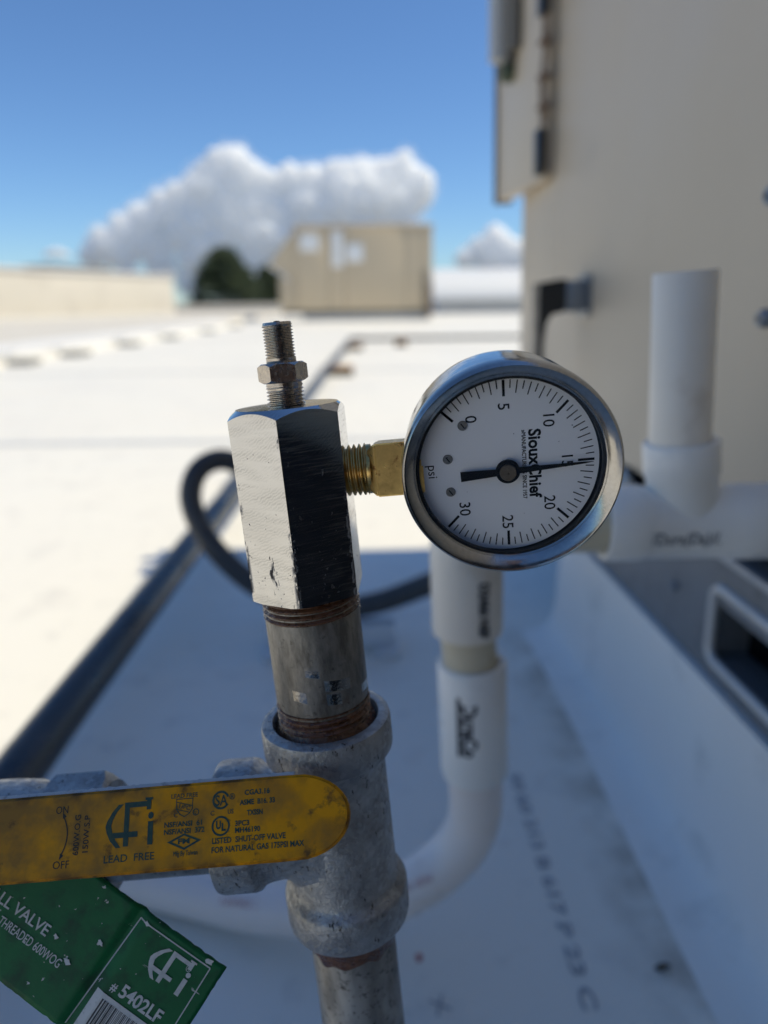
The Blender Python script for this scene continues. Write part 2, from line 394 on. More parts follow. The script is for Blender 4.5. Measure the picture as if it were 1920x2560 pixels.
# ------------------------------------------------------------------ the roof and the ground
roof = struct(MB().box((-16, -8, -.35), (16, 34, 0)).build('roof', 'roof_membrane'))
struct(MB().box((-15.9, -7.9, -5), (15.9, 33.9, -.351)).build('building_below', 'penthouse_wall'))
struct(MB().add([(-3000, -3000, -5.004), (3000, -3000, -5.004), (3000, 5000, -5.004), (-3000, 5000, -5.004)], [(0, 1, 2, 3)]).build('ground', 'ground_pale'))
for yy, a, b_ in ((2.35, -3.0, 12), (4.9, -3.0, 12), (9.6, -3, 12), (13.0, -3, 12)):
    MB().box((a, yy, .0005), (b_, yy + .07, .0025)).build('membrane_lap', 'seam_membrane', roof)
MB().box((-2.95, -6, .0005), (-2.88, 2.33, .0025)).build('membrane_lap', 'seam_membrane', roof)
struct(MB().box((-15.98, -7.9, .0008), (-3.49, 33.35, .114)).build('raised_roof', 'old_membrane'))
# stencil printing along the membrane
o = lettering('50 60 213 B 617 P 23 C', .0150, 'faded_ink', roof, T((.121, .600, .0006)) @ Matrix.Rotation(R(-88.5), 4, 'Z'), width=.245, bold=.0004)
o = lettering('X', .018, 'faded_ink', roof, T((.030, .352, .0006)) @ Matrix.Rotation(R(25), 4, 'Z'))
MB().prism([(.0025 * math.cos(t * .9) * (1 + .3 * math.sin(t * 3)), .0035 * math.sin(t * .9)) for t in range(7)], .0003, .0008, T((.0211, .396, 0))).build('paint_spot', 'red_mark', roof)
leaf = MB().add([(-.006, 0, .001), (-.002, -.003, .002), (.004, -.002, .004), (.007, .001, .002), (.003, .003, .003), (-.002, .003, .0015)], [(0, 1, 2), (0, 2, 3), (0, 3, 4), (0, 4, 5)])
lf = leaf.build('dead_leaf', 'bark'); lf.location = (.1903, .3845, .0004); tag(lf, 'small dark dried leaf scrap lying on the shaded white roof', 'leaf')

# ------------------------------------------------------------------ rooftop unit beside the camera
UM = T((.243, 1.25, 0)) @ Matrix.Rotation(R(1.95), 4, 'Z') @ Matrix.Rotation(R(-1.4), 4, 'Y')
unit = empty('rooftop_unit', UM, 'tall beige rooftop air unit on white curb right beside the drain pipes', 'air unit')
HT = 1.085
# flashed curb with a soft cove onto the roof
prof = [(-.062, .0012), (-.040, .004), (-.026, .010), (-.017, .022), (-.012, .045), (-.008, .10), (-.006, .152), (.05, .152), (.05, .0012)]
mb = MB(); ys = [-2.4 + 2.07 * i / 24 for i in range(25)]
vs = [(x + .003 * math.sin(9 * yv + 14 * z) * (1 if z < .14 else 0), yv, z) for yv in ys for x, z in prof]; n = len(prof)
fs = [(i * n + j, i * n + j + 1, (i + 1) * n + j + 1, (i + 1) * n + j) for i in range(24) for j in range(n - 1)] + [tuple(range(n)), tuple(24 * n + j for j in range(n))[::-1]]
mb.add(vs, fs).build('curb_flashing', 'curb_membrane', unit, 50)
# base rail with a fork pocket
sy0, sy1, sz0, sz1 = -1.06, -.732, .172, .219
mb = MB(); mb.box((0, sy1, .1535), (.03, 0, .262)); mb.box((0, -2.4, .1535), (.03, sy0, .262)); mb.box((0, sy0, sz1), (.03, sy1, .262)); mb.box((0, sy0, .1535), (.03, sy1, sz0))
rail = mb.build('base_rail', 'rail_zinc', unit)
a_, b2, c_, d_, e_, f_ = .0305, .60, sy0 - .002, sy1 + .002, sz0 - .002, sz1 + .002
MB().add([(a_, c_, e_), (a_, d_, e_), (a_, d_, f_), (a_, c_, f_), (b2, c_, e_), (b2, d_, e_), (b2, d_, f_), (b2, c_, f_)], [(0, 1, 5, 4), (1, 2, 6, 5), (2, 3, 7, 6), (3, 0, 4, 7), (4, 5, 6, 7)]).build('pocket_liner', 'gap_shade', rail, None, None, False)  # pocket inside, its shade painted in near-black
def rrect(y0, y1, z0, z1, r, k=6):
    out = []
    for cy, cz, a0 in ((y1 - r, z1 - r, 0), (y0 + r, z1 - r, 90), (y0 + r, z0 + r, 180), (y1 - r, z0 + r, 270)):
        out += [(cy + r * math.cos(R(a0 + 90 * i / k)), cz + r * math.sin(R(a0 + 90 * i / k))) for i in range(k + 1)]
    return out
pts = [(-.001, yv, zv) for yv, zv in rrect(sy0 - .002, sy1 + .002, sz0 - .002, sz1 + .014, .012)]
MB().tube(pts + pts[:2], .0045, 10, False).build('pocket_trim', 'trim_metal', rail, 60)
MB().add([(-.002, sy0, sz1 + .012), (-.002, sy1 - .004, sz1 + .012), (.012, sy1 - .004, sz1 - .004), (.012, sy0, sz1 - .004), (.003, sy0, sz1 + .014), (.003, sy1 - .004, sz1 + .014), (.016, sy1 - .004, sz1), (.016, sy0, sz1)],
         [(0, 1, 2, 3), (4, 7, 6, 5), (0, 4, 5, 1), (2, 6, 7, 3), (1, 5, 6, 2), (0, 3, 7, 4)]).build('pocket_lip', 'trim_metal', rail)
for yv, zv in ((-.66, .203), (-.40, .205), (-.15, .205)):
    MB().lathe([(.0001, -.004), (.0035, -.004), (.0045, -.002), (.0045, .001)], 12, T((0, yv, zv)) @ AX_X).build('rail_screw', 'blue_grey_metal', rail, 40)
bevel_box('gap_shade_strip', (.018, -2.39, .2625), (1.5, -.01, .2815), 'gap_shade', unit, .001)  # filler strip, painted shade between cabinet bottom and rail
bevel_box('rail_flange', (-.004, -2.4, .2565), (.0175, 0, .2618), 'galvanised', unit, .001)
# cabinet
bevel_box('cabinet_core', (.012, -2.4, .282), (1.55, -.002, HT - .012), 'beige_edge', unit, .001)
bevel_box('side_panel', (0, -1.30, .2822), (.0115, -.202, HT - .014), 'beige_paint', unit, .003)
bevel_box('side_panel', (0, -2.4, .2822), (.0115, -1.305, HT - .014), 'beige_paint', unit, .003)
bevel_box('corner_panel', (.003, -.198, .2822), (.0115, -.0005, HT - .014), 'beige_paint', unit, .003)
bevel_box('top_cap', (-.006, -2.41, HT - .0118), (1.56, .006, HT), 'beige_edge', unit, .002)
for yv, zv in ((-.757, .5125), (-.763, .4365)):
    k = MB().lathe([(.0001, -.009), (.0045, -.009), (.0058, -.0075), (.0064, -.003), (.0064, 0)], 16, T((0, yv, zv)) @ AX_X).build('panel_knob', 'blue_grey_metal', unit, 40)
    MB().lathe([(.0001, -.0096), (.002, -.0096), (.0024, -.0088)], 12, T((0, yv, zv)) @ AX_X).build('knob_slot', 'gap_shade', k, 40)
# panel standing ajar on its hinge line with seals and hardware
DM = T((.010, -.2, 0)) @ Matrix.Rotation(R(5.5), 4, 'Z')
dz0, dz1 = .607, HT - .03
door = bevel_box('door_panel', (-.022, .004, dz0), (-.002, .232, dz1), 'beige_paint', unit, .003, mtx=DM)
bevel_box('door_edge', (-.026, .226, dz0 - .004), (.004, .236, dz1), 'far_shadow_gap', door, .001)
for z0, z1 in ((.612, .668), (.80, .90), (.94, 1.04)):
    bevel_box('hinge_seal', (-.034, -.004, z0), (-.0225, .016, z1), 'black_plastic', door, .002)
MB().tube([(-.028, .002, .668), (-.030, .004, .72), (-.027, .002, .76), (-.029, .003, .80)], .0022, 8).build('hinge_rod', 'rust_brown', door, 60)
MB().tube([(-.028, -.010, .672), (-.031, -.008, .73), (-.027, -.010, .797)], .0016, 8).build('hinge_rod', 'rust_brown', door, 60)
for zz in (.69, .725, .765):
    bevel_box('hinge_clip', (-.034, -.013, zz), (-.0225, .008, zz + .006), 'rust_brown', door, .001)
MB().tube([(-.034, .190, z) for z in (.80, .95, 1.06)], .014, 14).build('door_conduit', 'pale_grey', door, 60)
for k, yv in enumerate((.140, .118)):
    MB().tube([(-.030, yv, z) for z in (.785 + .01 * k, .95, 1.06)], .010, 12).build('door_cable', 'far_shadow_gap', door, 60)
MB().lathe([(.0001, 0), (.009, 0), (.013, .006), (.013, .020), (.008, .026)], 14, T((-.030, .150, .762))).build('cable_plug', 'green_cap', door, 40)
# latch on the side panel
lat = MB().box((-.004, -.385, .430), (0, -.340, .478)).build('latch_plate', 'blue_grey_metal', unit)
bevel_box('latch_base', (-.028, -.38, .436), (-.0042, -.345, .472), 'blue_grey_metal', lat, .004)
mb = MB(); pr = [(-.060, .470), (-.030, .474), (-.027, .470), (-.027, .442), (-.032, .436), (-.044, .434), (-.050, .424), (-.053, .400), (-.053, .372), (-.060, .372)]
vs = [(x, yv, z) for yv in (-.378, -.347) for x, z in pr]; n = len(pr)
mb.add(vs, [tuple(range(n)), tuple(range(n, 2 * n))[::-1]] + [(i, i + n, (i + 1) % n + n, (i + 1) % n) for i in range(n)])
me = mb.build('latch_lever', 'black_plastic', lat)

# ------------------------------------------------------------------ PVC condensate drain
drain = empty('condensate_drain', T((.055, .39, 0)), 'white plastic condensate drain with open vent stub, tee and curved hose', 'drain pipe')
DI = T((-.055, -.39, 0))
def dpart(mb, name, mat, parent=None, smooth=50): 
    o = mb.build(name, mat, parent or drain, smooth); 
    if parent is None: o.matrix_local = DI
    return o
def along(a, b_):
    a, b_ = Vector(a), Vector(b_); z = (b_ - a).normalized(); x = z.orthogonal().normalized(); return frame(a, x, z.cross(x), z), (b_ - a).length
m, L = along((.1640, .385, .360), (.1566, .385, .4630))
dpart(MB().lathe([(.0128, 0), (.0161, 0), (.0161, L - .0006), (.0156, L), (.0133, L), (.0128, L - .0006)], 40, m, True), 'vent_pipe', 'pvc_aged')
m2, _ = along((.1693, .385, .3276), (.1640, .385, .372))
hubL = .0475
tee = dpart(MB().lathe([(.0001, 0), (.0190, 0), (.0190, hubL - .020), (.0202, hubL - .018), (.0202, hubL - .0012), (.0195, hubL), (.0164, hubL), (.0164, hubL - .012), (.0001, hubL - .012)], 44, m2), 'tee_fitting', 'pvc_white')
m3, _ = along((.1235, .385, .3278), (.2181, .385, .3280))
MB().lathe([(.0178, .0), (.0210, 0), (.0217, .0015), (.0217, .020), (.0206, .022), (.0206, .070), (.0217, .072), (.0217, .0955), (.0210, .097), (.0178, .097)], 44, m3, True).build('tee_run', 'pvc_white', tee, 50)
MB().lathe([(.0150, -.088), (.0167, -.088), (.0167, .155), (.0150, .155)], 36, m3, True).build('cross_pipe', 'pvc_ivory', tee, 50)
# elbow
el = [(.0660, .387, .3272), (.0590, .3875, .3268), (.0530, .388, .3235), (.0488, .3885, .3175), (.0475, .389, .3100), (.0482, .3895, .292), (.0493, .390, .2600)]
elb = dpart(MB().tube(spline(el, 6), [.0213] * 36 + [.0208], 40), 'elbow', 'pvc_aged')
m, L = along((.0490, .390, .2640), (.0525, .390, .2280))
dpart(MB().lathe([(.0001, 0), (.0167, 0), (.0167, L), (.0001, L)], 40, m), 'short_pipe', 'pvc_ivory')
m, L = along((.0523, .390, .2395), (.0562, .390, .1610))
coup = dpart(MB().lathe([(.0170, .012), (.0172, 0), (.0200, 0), (.0212, .0015), (.0214, L - .004), (.0205, L), (.0167, L)], 44, m), 'coupling', 'pvc_white')
def wrap_text(body, size, base, axis, out_dir, r, mat, parent, width=None, bold=.0003, name='lettering'):
    """printed text bent round a pipe: reads along axis, centred on out_dir"""
    me = text_mesh(body, size, bold=bold, width=width, align='CENTER', depth=.00002); me.materials.clear()
    ax = Vector(axis).normalized(); od = Vector(out_dir); od = (od - ax * od.dot(ax)).normalized(); up = od.cross(ax) * 1
    for v in me.vertices:
        a = (v.co.y - size * .35) / r; rr = r + .00012 + v.co.z
        v.co = Vector(base) + ax * v.co.x + od * (rr * math.cos(a)) + up * (rr * math.sin(a))
    o = link(name, me, mat, parent); return o
wrap_text('DuraCo', .0125, (.0541, .390, .203), (.04, 0, -1), (-.22, -1, .1), .0213, 'print_ink', coup, width=.036, bold=.0006)
wrap_text('\u2014\u2014', .0125, (.0541, .390, .205), (.04, 0, -1), (-.52, -1, .1), .0214, 'print_ink', coup, width=.040, bold=.0009)
wrap_text('D2466 NSF', .0085, (.0487, .390, .281), (.03, 0, -1), (.36, -1, .1), .0220, 'print_ink', elb, width=.034, bold=.0004)
wrap_text('1. //Dura(Da)//.', .0100, (.160, .385, .3278), (1, 0, .0), (0, -1, -.15), .0209, 'worn_ink', tee, width=.046, bold=.0002)
hose = [(.0556, .390, .176), (.0565, .390, .158), (.0580, .393, .132), (.0545, .397, .107), (.0420, .397, .086), (.0150, .394, .065), (-.0250, .396, .046), (-.0880, .412, .030), (-.1550, .437, .022), (-.2150, .456, .0195), (-.3164, .477, .0185), (-.46, .50, .0185)]
sp = spline(hose, 8)
ho = dpart(MB().tube(sp, .0172, 32), 'flexible_hose', 'flexible_pvc', smooth=60)
for k, (p, dirn) in enumerate((((.0100, .3935, .0625), (-.9, .05, -.45)), ((-.0900, .4125, .0295), (-.97, .2, -.1)))):
    wrap_text('NSF PVC DRAIN', .0075, p, dirn, (.2 - .1 * k, -.62, .8), 0.0173, 'faded_red', ho, width=.055, bold=.0001)

# ------------------------------------------------------------------ black gas line on the roof
gas = empty('gas_line', T((-.313, .18, 0)), 'long black iron gas pipe running across the roof on support blocks', 'pipe')
GI = T((.313, -.18, 0))
o = MB().tube([(-.302, .235, .08)] + [(-.304 - .004 * yv, yv, .08) for yv in (.6, 1.2, 2.4, 3.6)] + [(-.322, 5, .08), (-.322, 7.45, .08)], .0212, 28).build('pipe', 'black_iron', gas, 60); o.matrix_local = GI
o = MB().tube(spline([(-.322, 7.44, .08), (-.322, 7.56, .08), (-.29, 7.62, .08), (-.20, 7.62, .08)], 6), .027, 20).build('elbow', 'black_iron', gas, 60); o.matrix_local = GI
o = MB().tube([(-.21, 7.62, .08), (3.6, 7.75, .08)], .0212, 20).build('pipe', 'black_iron', gas, 60); o.matrix_local = GI
o = MB().tube(spline([(-.302, .245, .08), (-.304, .21, .080), (-.308, .183, .09), (-.3135, .1805, .112), (-.314, .1803, .13)], 6), .027, 24).build('elbow', 'black_iron', gas, 60); o.matrix_local = GI
o = MB().tube([(-.3140, .1803, .125), (-.3162, .1803, .245)], .0134, 24).build('riser', 'zinc_plain', gas, 60); o.matrix_local = GI
def block(x, y, lab, rot=0):
    e = empty('pipe_support', T((x, y, 0)) @ Matrix.Rotation(rot, 4, 'Z'), 'black rubber pipe support block with orange strip, ' + lab, 'support block', 'gas line support blocks')
    bevel_box('rubber_base', (-.10, -.065, .0006), (.10, .065, .036), 'rubber_block', e, .006)
    bevel_box('top_channel', (-.098, -.05, .0362), (.098, .05, .0575), 'orange_strip', e, .003)
    return e
block(-.285, 1.80, 'behind the conduit loop'); block(-.285, 4.62, 'midway along the straight run'); block(-.285, 7.05, "just before the pipe's bend"); block(.20, 7.64, "just past the pipe's bend", R(90))

# ------------------------------------------------------------------ black flexible conduit and its strut
cond = [(.262, .722, .262), (.252, .735, .246), (.2347, .75, .228), (.1489, .80, .1656), (.0557, .85, .1006), (-.0195, .86, .0690), (-.0939, .87, .0600), (-.1675, .88, .0859), (-.2296, .90, .1385), (-.2589, .92, .1944), (-.2498, .94, .2343), (-.2181, .97, .2410), (-.1801, 1.0, .2022), (-.1564, 1.0, .1458), (-.1319, 1.0, .0877), (-.135, 1.0, .0160)]
ce = empty('flexible_conduit', T((-.1, .87, 0)), 'black flexible conduit looping up from the shaded roof behind the chrome block', 'conduit')
o = MB().tube(spline(cond, 8), .0148, 22).build('sleeve', 'rubber_conduit', ce, 60); o.matrix_local = T((.1, -.87, 0))
o = MB().lathe([(.013, 0), (.019, 0), (.019, .008), (.015, .012), (.015, .024), (.013, .024)], 18, along((.267, .716, .272), (.252, .735, .246))[0]).build('connector', 'blue_grey_metal', ce, 40); o.matrix_local = T((.1, -.87, 0))
st = empty('strut_support', T((-.072, .868, 0)) @ Matrix.Rotation(R(3), 4, 'Z'), 'galvanised strut channel foot carrying the black conduit on the roof', 'support')
mb = MB(); mb.box((-.085, -.014, .012), (.085, .014, .0145)); mb.box((-.085, -.014, .0145), (.085, -.0115, .040)); mb.box((-.085, .0115, .0145), (.085, .014, .040)); mb.box((-.085, -.0115, .0375), (.085, -.007, .040)); mb.box((-.085, .007, .0375), (.085, .0115, .040))
mb.build('channel', 'strut_zinc', st)
for sx_ in (-1, 1):
    bevel_box('foot', (sx_ * .074 - .016, -.034, .0004), (sx_ * .074 + .016, .034, .0118), 'strut_zinc', st, .004)
MB().tube([(-.012, 0, .042), (-.016, 0, .062), (0, 0, .0735), (.016, 0, .062), (.012, 0, .042)], .0022, 8).build('clamp', 'galvanised', st, 60)

# ------------------------------------------------------------------ gas riser: tee, nipples, drip leg   (local frame: x along the branch, z up the leaning pipe)
EW, EYL, EU = Vector((.99666, .00435, .08159)), Vector((0, .99857, -.05338)), Vector((-.08170, .05320, .99524))
O = Vector((-.0151, .1812, .3001)); AM = frame(O, EW, EYL, EU)
ris = empty('gas_riser', AM, 'galvanised threaded gas tee with upright nipple and drip leg', 'pipe fitting')
RP = .01335
# tee: run with banded collars, branch to the left
prof = [(.0130, -.0341), (.0172, -.0341), (.0186, -.0334), (.0190, -.0318), (.0190, -.0235), (.0184, -.0222), (.0170, -.0212), (.0162, -.0190), (.0161, .0200), (.0166, .0222), (.0178, .0232), (.0188, .0240), (.0190, .0255), (.0190, .0322), (.0186, .0336), (.0174, .0341), (.0156, .0341), (.0150, .0330), (.0143, .0290), (.0130, .0286)]
tee2 = MB().lathe(prof, 72).build('tee', 'zinc_cast', ris, 40)
bp = [(.0100, .0), (.0158, .0), (.0159, .0150), (.0165, .0200), (.0172, .0222), (.0186, .0236), (.0190, .0250), (.0190, .0340), (.0186, .0352), (.0174, .0358), (.0130, .0358)]
MB().lathe(bp, 64, Matrix.Rotation(R(-90), 4, 'Y')).build('tee_branch', 'zinc_cast', tee2, 40)
# fillet where branch meets run
mb = MB(); vs = []; fs = []; nS = 64; nR = 7
for i in range(nS):
    a = 2 * math.pi * i / nS
    for j in range(nR):
        t = j / (nR - 1); rr = .0158 + .0052 * (1 - math.sqrt(max(0, 1 - (1 - t) ** 2)))
        yv, zv = rr * math.cos(a), rr * math.sin(a); yv_c = max(-.0158, min(.0158, yv))
        x0 = -math.sqrt(max(0, .0161 ** 2 - yv_c ** 2)); xx = x0 * (1 - 0) - .0056 * t + .0006
        vs.append((xx, yv_c, zv))
for i in range(nS):
    k = (i + 1) % nS
    for j in range(nR - 1): fs.append((i * nR + j, k * nR + j, k * nR + j + 1, i * nR + j + 1))
mb.add(vs, fs).build('tee_fillet', 'zinc_cast', tee2, 60)
# nipple up to the block
nip = MB().lathe([(.0105, .020), (RP - .0010, .020), (RP - .0006, .0385), (RP, .0412), (RP, .0665), (RP - .0004, .0680), (RP - .0008, .0800), (.0105, .0800)], 64, None, True).build('nipple', 'zinc_pipe', ris, 40)
MB().thread(RP + .0002, .0008, .0300, .0405, .0018, 56).build('pipe_thread', 'thread_sealant', nip, 50)
MB().thread(RP + .0003, .0008, .0665, .0745, .0018, 56).build('pipe_thread', 'thread_sealant', nip, 50)
def blob_ring(r0, r1, z, h, seed, seg=72, rows=5, zamp=.0012):
    mb = MB(); vs = []; fs = []
    for i in range(seg):
        a = 2 * math.pi * i / seg
        for j in range(rows + 1):
            t = j / rows; rr = r0 + (r1 - r0) * t
            nz = mnoise.noise(Vector((math.cos(a) * 3 + seed, math.sin(a) * 3, t * 2.2)))
            vs.append((rr * math.cos(a), rr * math.sin(a), z + h * (1 - t) ** 1.7 + zamp * nz * (1 - abs(2 * t - 1))))
    for i in range(seg):
        k = (i + 1) % seg
        for j in range(rows): fs.append((i * (rows + 1) + j, k * (rows + 1) + j, k * (rows + 1) + j + 1, i * (rows + 1) + j + 1))
    return mb.add(vs, fs)
blob_ring(RP - .0006, .0158, .0312, .0046, 1.3, zamp=.0022).build('sealant_bead', 'thread_sealant', tee2, 60)
# drip leg
leg = MB().lathe([(.0105, -.160), (RP, -.160), (RP, -.0400), (RP - .0008, -.0385), (RP - .0010, -.020), (.0105, -.020)], 64, None, True).build('drip_leg', 'zinc_plain', ris, 40)
MB().thread(RP + .0003, .0008, -.0408, -.0335, .0018, 56).build('pipe_thread', 'thread_sealant', leg, 50)
mb = MB(); seg = 72; vs = []; fs = []
for i in range(seg):
    a = 2 * math.pi * i / seg; dz = .0030 + .0022 * mnoise.noise(Vector((math.cos(a) * 2.6, math.sin(a) * 2.6, 4)))
    for j, (t, rr) in enumerate(((0, .0156), (.3, .0146), (.65, .0140), (1, RP + .00005))):
        vs.append((rr * math.cos(a), rr * math.sin(a), -.0338 - (dz + .0062) * t))
for i in range(seg):
    k = (i + 1) % seg
    for j in range(3): fs.append((i * 4 + j, k * 4 + j, k * 4 + j + 1, i * 4 + j + 1))
mb.add(vs, fs).build('sealant_bead', 'thread_sealant', tee2, 60)
MB().lathe([(.0001, -.178), (.012, -.178), (.0165, -.174), (.0172, -.168), (.0172, -.148), (.0160, -.147), (RP, -.147)], 48).build('cap', 'zinc_cast', ris, 40)
MB().lathe([(RP - .0003, -.068), (RP - .0003, -.034)], 48, AX_X @ Matrix.Identity(4)).build('branch_nipple', 'zinc_plain', ris, 60)

# ------------------------------------------------------------------ chrome hexagonal gauge adapter with air valve
ada = empty('gauge_adapter', AM @ T((0, 0, .0707)), 'scratched polished hexagonal metal block with threaded air valve on top', 'adapter')
AI = T((0, 0, -.0707))
hz0, hz1 = .0732, .1246
hexR = .0284 / 2 / math.cos(R(30)); a0 = R(-90 + 27 - 30)
def hexpts(r, z): return [(r * math.cos(a0 + R(60 * i)), r * math.sin(a0 + R(60 * i)), z) for i in range(6)]
# hexagon cut by a chamfer cone at the top: fine ring of points so the arcs on the faces show
mb = MB(); vs = []; fs = []; seg = 96; ap = .0284 / 2; rt = .0135
def hexrad(a):
    q = (a - a0) % R(60) - R(30); return ap / math.cos(q)
rowsz = []
for i in range(seg):
    a = 2 * math.pi * i / seg + a0; rh = hexrad(a)
    zch = hz1 - max(0, rh - rt) * .78
    zb = hz0 + max(0, rh - .0150) * .35
    rr_ = [(.0128, hz0 + .0008), (.0131, hz0), (min(rh, .0150), hz0), (rh, zb), (rh, hz0 + .012), (rh, hz0 + .026), (rh, hz0 + .040), (rh, zch), (rt, hz1), (.0052, hz1), (.0048, hz1 - .001)]
    vs += [(r_ * math.cos(a), r_ * math.sin(a), z_) for r_, z_ in rr_]
n = len(rr_)
for i in range(seg):
    k = (i + 1) % seg
    for j in range(n - 1): fs.append((i * n + j, k * n + j, k * n + j + 1, i * n + j + 1))
hexo = mb.add(vs, fs).build('hex_block', 'hex_chrome', ada, 12); hexo.matrix_local = AI
# air valve: tapered thread, small nut, fine thread
mb = MB().thread(.0051, .00075, .1232, .1300, .00094, 40, None, -.03)
av = mb.build('valve_thread', 'nickel', ada, 50); av.matrix_local = AI
mb = MB().lathe([(.0044, .1280), (.0047, .1296), (.0047, .1309), (.0040, .1312)], 40); o = mb.build('neck', 'nickel', av, 40)
mb = MB(); vs = []; fs = []; an = R(8)
for i in range(72):
    a = 2 * math.pi * i / 72 + an; q = (a - an) % R(60) - R(30); rh = .0112 / 2 / math.cos(q); rtn = .0057
    for r_, z_ in ((.0030, .1306), (.0053, .1306), (rh, .1306 + max(0, rh - rtn) * .75 + .0002), (rh, .1354 - max(0, rh - rtn) * .75), (rtn - .0003, .1356), (.0030, .1356)):
        vs.append((r_ * math.cos(a), r_ * math.sin(a), z_))
for i in range(72):
    k = (i + 1) % 72
    for j in range(5): fs.append((i * 6 + j, k * 6 + j, k * 6 + j + 1, i * 6 + j + 1))
MB().add(vs, fs).build('nut', 'nickel', av, 12)
MB().lathe([(.0034, .1350), (.0039, .1356), (.0039, .1369), (.0034, .1372)], 40).build('collar', 'nickel', av, 40)
MB().thread(.00395, .00050, .1367, .1452, .00078, 40).build('fine_thread', 'nickel', av, 50)
MB().lathe([(.0033, .1440), (.0038, .1451), (.0036, .1458), (.0024, .1458), (.0022, .1450), (.0001, .1450)], 40).build('end_rim', 'nickel', av, 40)
MB().lathe([(.0008, .1450), (.0008, .1461), (.0001, .1462)], 16).build('pin', 'pin_metal', av, 40)

# ------------------------------------------------------------------ pressure gauge
az = R(87); W = Vector((math.sin(az), -math.cos(az), 0)); W = (W - EU * W.dot(EU)).normalized()
n0 = W.cross(EU).normalized(); best = min((k * .001 for k in range(-400, 400)), key=lambda t: abs((n0 * math.cos(t) + EU * math.sin(t)).z - math.sin(R(-6))))
N = n0 * math.cos(best) + EU * math.sin(best); RT = W.cross(N).normalized()
stem0 = O + EU * .1058
GC = stem0 + W * .0564 + N * .0130
GM = frame(GC, RT, W, N)       # x: reading direction of the dial (downwards), y: dial up (away from the stem), z: out of the glass
GM = GM @ Matrix.Scale(1.018, 4)
gau = empty('pressure_gauge', GM, 'round chrome pressure gauge with white 30 psi dial and brass stem', 'gauge')
MB().lathe([(.0001, -.0260), (.0215, -.0260), (.0245, -.0250), (.0258, -.0232), (.0262, -.0200), (.0262, -.0062)], 120).build('case', 'case_chrome', gau, 35)
bez = [(.0262, -.0062), (.0266, -.0066), (.0271, -.0060), (.0272, -.0040), (.0271, -.0012), (.0268, -.0003), (.0263, .0001), (.0258, -.0001), (.0244, -.0012), (.0236, -.0019), (.0233, -.0024), (.0233, -.0046), (.0240, -.0052)]
MB().lathe(bez, 160).build('bezel', 'gauge_chrome', gau, 35)
MB().lathe([(.0240, -.0050), (.0240, -.0098), (.0001, -.0098)], 96).build('inner_wall', 'gauge_inside', gau, 40)
MB().lathe([(.0001, -.0031), (.0234, -.0031)], 96).build('glass', 'gauge_glass', gau, 40)
MB().lathe([(.0234, -.0032), (.0234, -.0045), (.0226, -.0045), (.0226, -.0032)], 96, None, True).build('gasket', 'gauge_inside', gau, 40)
dsh = T((.0002, -.0007, 0)); ZD = -.0066
dial = MB().lathe([(.0001, ZD - .0006), (.0231, ZD - .0006), (.0231, ZD), (.0001, ZD)], 128, dsh).build('dial', 'dial_white', gau, 40)
RD = .0219; ZP = ZD + .00006
mb = MB()
for k in range(61):
    v = k * .5; a = R(135 - 9 * v); maj = k % 10 == 0
    r0 = RD * (.815 if maj else (.853 if k % 2 == 0 else .905)); hw = .00033 if maj else .000135
    d = Vector((math.sin(-a), math.cos(a), 0)); d = Vector((-math.sin(a), math.cos(a), 0)); s_ = Vector((d.y, -d.x, 0))
    # scale runs from lower left (0) over the top (15) to lower right (30)
    mb.add([d * r0 - s_ * hw, d * RD - s_ * hw, d * RD + s_ * hw, d * r0 + s_ * hw], [(0, 1, 2, 3)], dsh @ T((0, 0, ZP)))
mb.build('scale_print', 'dial_black', dial, None, None, False)
d0 = Vector((-math.sin(R(135 + 4)), math.cos(R(135 + 4)), 0)); s0 = Vector((d0.y, -d0.x, 0))
for v in range(0, 31, 5):
    a = R(135 - 9 * v); c = Vector((-math.sin(a), math.cos(a), 0)) * RD * .70 if v else Vector((-.585, -.37, 0)) * RD
    lettering(str(v), .0040, 'dial_black', dial, dsh @ T((c.x, c.y - .00145, ZP)), name='numeral', align='CENTER', depth=.00001, bold=.00002)
lettering('psi', .0034, 'dial_black', dial, dsh @ T((0, -RD * .86 - .0008, ZP)), align='CENTER', depth=.00001)
lettering('SiouxChief', .0042, 'dial_black', dial, dsh @ T((.0001, RD * .265, ZP)), align='CENTER', depth=.00001, bold=.00013, width=.0183)
lettering('\u00bbMANUFACTURING SINCE 1957', .00145, 'dial_black', dial, dsh @ T((.0001, RD * .185, ZP)), align='CENTER', depth=.00001, bold=.00003, width=.0183)
for sx_, sy_ in ((-.0112, -.0110), (-.0028, -.0152), (.0060, -.0150)):
    s_o = MB().lathe([(.00125, ZD), (.00125, ZD + .0002), (.0011, ZD + .0004), (.0001, ZD + .00042)], 24, T((sx_, sy_, 0))).build('dial_screw', 'screw_metal', dial, 40)
    MB().box((-.0008, -.00014, ZD + .00043), (.0008, .00014, ZD + .00046), T((sx_, sy_, 0)) @ Matrix.Rotation(R(35), 4, 'Z')).build('screw_slot', 'dial_black', s_o)
px, py = .0012, -.0005
nd = T((px, py, 0)) @ Matrix.Rotation(R(2.2), 4, 'Z')
npl = [(-.0013, -.0118), (.0013, -.0118), (.00088, -.0024), (.0008, .003), (.00022, .0190), (0, .0212), (-.00022, .0190), (-.0008, .003), (-.00088, -.0024)]
MB().prism(npl, ZD + .0014, ZD + .0017, nd).build('needle', 'dial_black', gau)
hub = MB().lathe([(.0030, ZD + .0010), (.0030, ZD + .0020), (.0001, ZD + .0021)], 48, T((px, py, 0))).build('needle_hub', 'dial_black', gau, 40)
